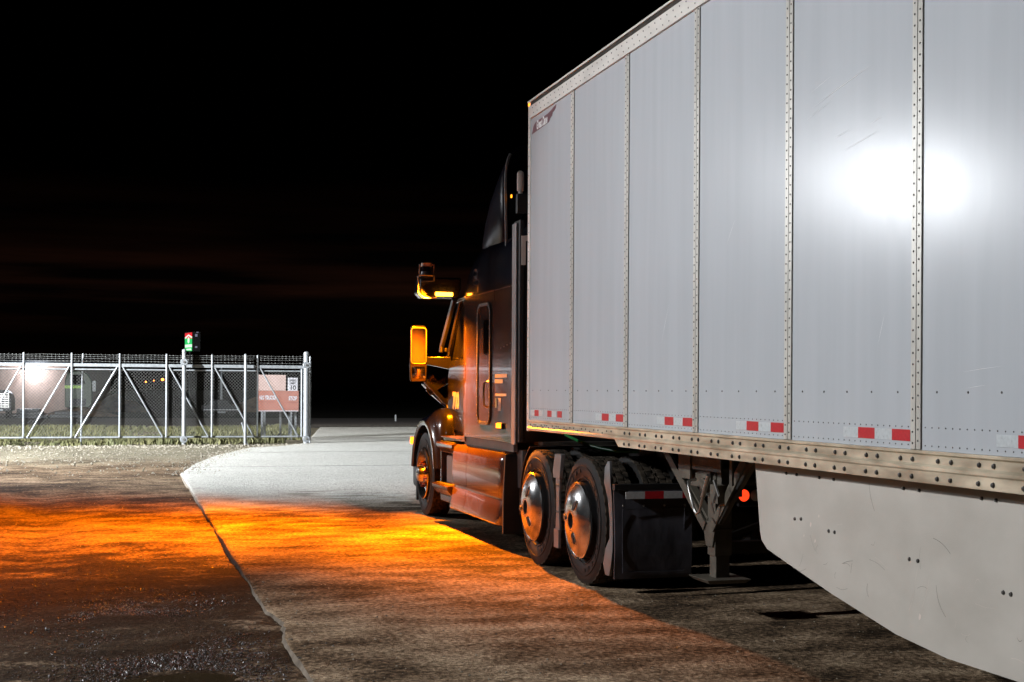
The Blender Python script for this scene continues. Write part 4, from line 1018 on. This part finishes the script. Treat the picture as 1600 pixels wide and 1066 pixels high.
m = MB(); m.loft([[bp(ul-.22,-.22,2.80),bp(ul+.22,-.22,2.80),bp(ul+.22,-.002,2.80),bp(ul-.22,-.002,2.80)],[bp(ul-.2,-.14,2.98),bp(ul+.2,-.14,2.98),bp(ul+.2,-.002,2.98),bp(ul-.2,-.002,2.98)]]); wl = m.build('wall_lamp', M['dark_metal'], bd)
m = MB(); m.loft([[bp(ul-.32,-.34,2.44),bp(ul+.32,-.34,2.44),bp(ul+.32,-.03,2.44),bp(ul-.32,-.03,2.44)],[bp(ul-.36,-.38,2.798),bp(ul+.36,-.38,2.798),bp(ul+.36,-.03,2.798),bp(ul-.36,-.03,2.798)]]); m.build('lens', M['lamp_white'], wl)
lp = Vector(bp(ul,-1.3,2.6))
d = bpy.data.lights.new('wall_lamp_light', 'POINT'); d.energy = P_WALL; d.color = (.85,.9,1); d.shadow_soft_size = .12
o = bpy.data.objects.new('wall_lamp_light', d); C.collection.objects.link(o); o.parent = wl; o.location = lp-WO[wl.name]

# parked vehicles by the building
def quad_truck():
    a = atZ(101, 640, 74); b = atZ(143, 640, 74); y = a.y; x0, x1 = a.x, b.x
    t = thing('parked_truck', 'green parked truck seen head on beside the building corner, with yellow stripe', 'truck', ((x0+x1)/2, y, -.03))
    m = MB(); m.prism([(x0,.45),(x1-.15,.45),(x1,.62),(x1,1.9),(x1-.25,2.35),(x1-.7,2.50),(x0+.5,2.5),(x0+.12,2.35),(x0,2.0)], 1, y, y+2.2); m.build('body', M['green_paint'], t, bevel=.06)
    m = MB(); m.box((x0-.004,y-.012,1.52),(x0+.95,y-.002,1.68)); m.build('stripe', M['hivis'], t)
    m = MB(); m.prism([(x0+.25,1.75),(x1-.35,1.75),(x1-.5,2.28),(x0+.4,2.28)], 1, y-.014, y-.003); m.build('windscreen', M['glass'], t)
    m = MB(); m.box((x1+.03,y,1.35),(x1+.22,y+.1,1.95)); m.bar((x1-.05,y+.06,1.8),(x1+.1,y+.06,1.8),.04,.04); m.build('mirror', M['sticker'], t, bevel=.03)
    m = MB(); m.box((x0+.25,y-.02,.55),(x1-.3,y-.003,.95)); m.build('grille', M['dark_metal'], t)
    for x in (x0+.28, x1-.3):
        m = MB(); m.cyl((x-.13,y+.5,.44),(x+.13,y+.5,.44),.47,n=24); m.build('wheel', M['rubber'], t)
quad_truck()
a = atZ(-30, 645, 66); b = atZ(17, 645, 66); y = a.y
t = thing('parked_lorry', 'dark lorry front with arched hood and barred grille at the far left edge', 'truck', ((a.x+b.x)/2, y, -.03))
m = MB(); x0, x1 = a.x, b.x; m.prism([(x0,.35),(x1,.35),(x1,.95),(x1-.10,1.25),(x1-.32,1.42),(x0+.32,1.42),(x0+.1,1.25),(x0,.95)], 1, y, y+2.2); m.build('body', M['dark_metal'], t, bevel=.05)
m = MB()
for k in range(7): m.box((x0+.25,y-.03,.55+k*.11),(x1-.12,y-.004,.585+k*.11))
for k in range(7): m.box((x0+.25+k*(x1-x0-.4)/6,y-.035,.55),(x0+.27+k*(x1-x0-.4)/6,y-.031,1.25))
m.build('grille', M['steel'], t)
m = MB(); m.box((x1-.62,y-.03,.38),(x1-.40,y-.003,.47)); m.build('headlamp', M['lens'], t)
m = MB(); m.cyl((x1-.3,y+.5,.4),(x1-.05,y+.5,.4),.42,n=24); m.build('wheel', M['rubber'], t)
# heaps of soil beyond the road and a dark stack of beams
def heap(px0, px1, py, Z, h, name, label, mm='soil', seed=1):
    a = atZ(px0, 640, Z); b = atZ(px1, 640, Z); c = (a+b)/2; rx = (b-a).length/2; m = MB(); n_ = 40; k_ = 12; vs = []
    for j in range(k_+1):
        f = j/k_
        for i in range(n_):
            t = 2*math.pi*i/n_; r = 1-f
            z = h*(1-r**1.25)*(1+.28*nzv(math.cos(t)*r*2.2,math.sin(t)*r*2.2,1,seed)) - .05
            vs.append((c.x+math.cos(t)*rx*r*(1+.12*nzv(t,1,1,seed)), c.y+math.sin(t)*rx*.55*r, z))
    m.add(vs, [(j*n_+i, j*n_+(i+1) % n_, (j+1)*n_+(i+1) % n_, (j+1)*n_+i) for j in range(k_) for i in range(n_)])
    return tag(m.build(name, M[mm], smooth=60), label, 'soil heap')
heap(132, 235, 640, 88, 1.25, 'soil_heap', 'brown soil heap right of the green parked truck', seed=3)
heap(60, 190, 648, 74, .55, 'soil_heap', 'low long soil bank in front of the green parked truck', seed=5)
heap(330, 470, 640, 92, .9, 'soil_heap', 'dim low soil bank behind the notice boards', seed=9)
def stack(px0, px1, Z, h, label):
    a = atZ(px0, 645, Z); b = atZ(px1, 645, Z); t = thing('beam_stack', label, 'stack', ((a.x+b.x)/2, a.y, -.03)); 
    for k in range(int(h/.16)):
        m = MB(); m.box((a.x+k*.12+.1*(k%2),a.y,k*.165-.03),(b.x-k*.18,a.y+1.2,k*.165+.12)); m.build('beam', M['dark_metal'], t, bevel=.01)
stack(18, 72, 68, .5, 'low dark stack of beams under the wall lamp')
stack(78, 128, 70, .34, 'dark flat stack of beams at the building corner')
# slender poles
a = atZ(346, 640, 86)
m = MB(); m.cyl((a.x,a.y,-.03),(a.x,a.y,3.1),.09,.07); m.box((a.x-.25,a.y-.1,-.03),(a.x+.25,a.y+.1,.12)); tag(m.build('utility_pole', M['galv']), 'dim grey pole standing far behind the right half of the gate', 'pole')
a = atZ(346, 646, 76); t = thing('parked_car', 'dark low parked car far behind the gate, left of the notice boards', 'car', (a.x, a.y, -.03))
m = MB(); m.prism([(a.x-1.0,.25),(a.x+1.0,.25),(a.x+1.02,.55),(a.x+.55,.62),(a.x+.3,.92),(a.x-.45,.92),(a.x-.72,.64),(a.x-1.02,.58)], 1, a.y, a.y+1.7); m.build('body', M['dark_metal'], t, bevel=.05)
m = MB(); m.box((a.x-1.0,a.y-.02,.32),(a.x+1.0,a.y-.003,.36)); m.build('trim', M['sticker'], t)
for dx in (-.62,.62):
    m = MB(); m.cyl((a.x+dx,a.y+.02,.24),(a.x+dx,a.y+.2,.24),.26,n=20); m.build('wheel', M['rubber'], t)
a = atZ(618, 656, 66)
m = MB(); m.box((a.x-.035,a.y-.02,-.03),(a.x+.035,a.y+.02,.30)); tag(m.build('marker_stake', M['sticker']), 'tiny pale marker stake on the far road edge', 'stake')
# roadside lamps far off
for px, py, Z, lab in ((228,597,330,'faintest and leftmost of the three far orange street lamps'),(240.5,595,330,'middle one of the three far orange street lamps'),(254,593.5,300,'brightest and rightmost of the three far orange street lamps')):
    a = atZ(px, py, Z); t = thing('street_lamp', lab, 'street lamp', (a.x, a.y, -.03), 'far orange street lamps')
    m = MB(); m.cyl((a.x,a.y+.3,-.03),(a.x,a.y+.3,a.z+.3),.09); m.bar((a.x,a.y+.3,a.z+.28),(a.x,a.y-.3,a.z+.3),.06,.06); m.build('pole', M['dark_metal'], t)
    r_ = .34 if px > 250 else (.14 if px > 235 else .2)
    m = MB(); m.lathe([(.001,r_),(r_*.7,r_*.7),(r_,0),(r_*.7,-r_*.6),(.001,-r_*.7)], a, (0,0,1), 12); m.build('lamp', M['orange_lamp'], t, smooth=60)
# pylon sign: lit face, and the dark cabinet beside it
Z = 150.0; S = Z/2077
a = atZ(294.5, 534, Z); t = thing('pylon_sign', 'tall pole sign with lit red and green face and dark cabinet beside it', 'sign', (a.x, a.y, -.03))
m = MB(); m.cyl((a.x+2.2*S,a.y+.2,-.03),(a.x+2.2*S,a.y+.2,a.z-13*S),.10); m.cyl((a.x+2.2*S,a.y+.2,a.z-17*S),(a.x+2.2*S,a.y+.2,a.z-13*S),.20); m.build('pole', M['galv'], t)
m = MB(); m.box((a.x-5.6*S,a.y-.01,a.z-15*S),(a.x+5.6*S,a.y+.4,a.z+15*S)); m.build('cabinet', M['dark_metal'], t)
def face(poly, mm, d, nm):
    m = MB(); m.prism([(a.x+u*S, a.z+v*S) for u, v in poly], 1, a.y-.02-d, a.y-.012-d*.5); return m.build(nm, M[mm], t)
face([(-5.4,5),(-5.4,12.8),(5.4,14.6),(5.4,5)], 'sign_red', 0, 'red_field')
face([(-5.4,-14.6),(-5.4,4.9),(5.4,4.9),(5.4,-14.6)], 'sign_green', 0, 'green_field')
m = MB()
for poly in ([(-5.4,4.0),(-5.4,6.4),(0,11.2),(5.4,7.8),(5.4,5.6),(3,6.4),(0,9),(-3,5.6)], [(-1.4,-1),(-.2,-3),(1.2,-1),(1.6,3),(.8,6.6),(-.6,6.6),(-1.5,3)], [(-5.2,-9.4),(-5.2,-5.0),(5.2,-4.0),(5.2,-8.6)], [(-3,-13.6),(-3.4,-11.4),(3.8,-10.6),(4.6,-13.4)]):
    m.prism([(a.x+u*S, a.z+v*S) for u, v in poly], 1, a.y-.06, a.y-.03)
m.build('white_emblem', M['sign_lit'], t)
m = MB(); m.box((a.x+6.4*S,a.y,a.z-15*S),(a.x+18*S,a.y+.4,a.z+15.5*S)); m.build('cabinet', M['dark_metal'], t)
m = MB(); m.box((a.x+10*S,a.y-.03,a.z+8*S),(a.x+13.5*S,a.y-.01,a.z+12*S)); m.box((a.x+10*S,a.y-.03,a.z-9.6*S),(a.x+13.4*S,a.y-.01,a.z-7*S)); m.box((a.x+12*S,a.y-.03,a.z+14*S),(a.x+15*S,a.y-.01,a.z+15.4*S)); m.build('faint_patches', M['sign_dim'], t)

# ------------------------------------------------------------------ yard masts that light the scene
def mast(base, heads, label):
    t = thing('light_mast', label, 'light mast', (base[0], base[1], -.03), 'yard light masts')
    m = MB(); m.cyl((base[0],base[1],-.03),(base[0],base[1],base[2]+.2),.09,.06,16); m.bar((base[0]-.4,base[1],base[2]+.2),(base[0]+.4,base[1],base[2]+.2),.07,.07); m.build('pole', M['galv'], t, smooth=40)
    for (loc, tgt, pw, size, blend, col, rad) in heads:
        loc = Vector(loc); v = (Vector(tgt)-loc).normalized()
        m = MB(); m.cyl(loc-v*.32, loc-v*.06, .12, .30, 20); h = m.build('floodlight', M['dark_metal'], t, smooth=40)
        m = MB(); m.cyl(loc-v*.058, loc-v*.05, .28, .28, 20); m.build('lens', M['lamp_white'], h)
        spot('floodlight_beam', loc, tgt, pw, size, blend, col, rad, h)
mast(YARD+Vector((0,.4,0)), [(YARD+Vector((.35,.2,.1)), (9.5,41.0,0), P_GATE, 146, .42, (.93,.97,1), .28),
            (YARD, (3.45,7.2,2.9), P_TRAILER, 32, .5, (.93,.96,1), .34)], 'yard floodlight mast left of the gate')
mast(NEAR+Vector((-.3,-.3,0)), [(NEAR, (3.45,6.3,1.9), P_NEAR, 54, .45, (.96,.98,1), .25)], 'yard floodlight mast left of the photographer')
mast(ROADSIDE_FILL+Vector((-.3,0,0)), [(ROADSIDE_FILL, (15,47.5,0), P_ROAD_FILL, 70, .7, (1,.97,.90), .3)], 'added fill light mast beside the road, unseen, brightening the pad beyond the gate')
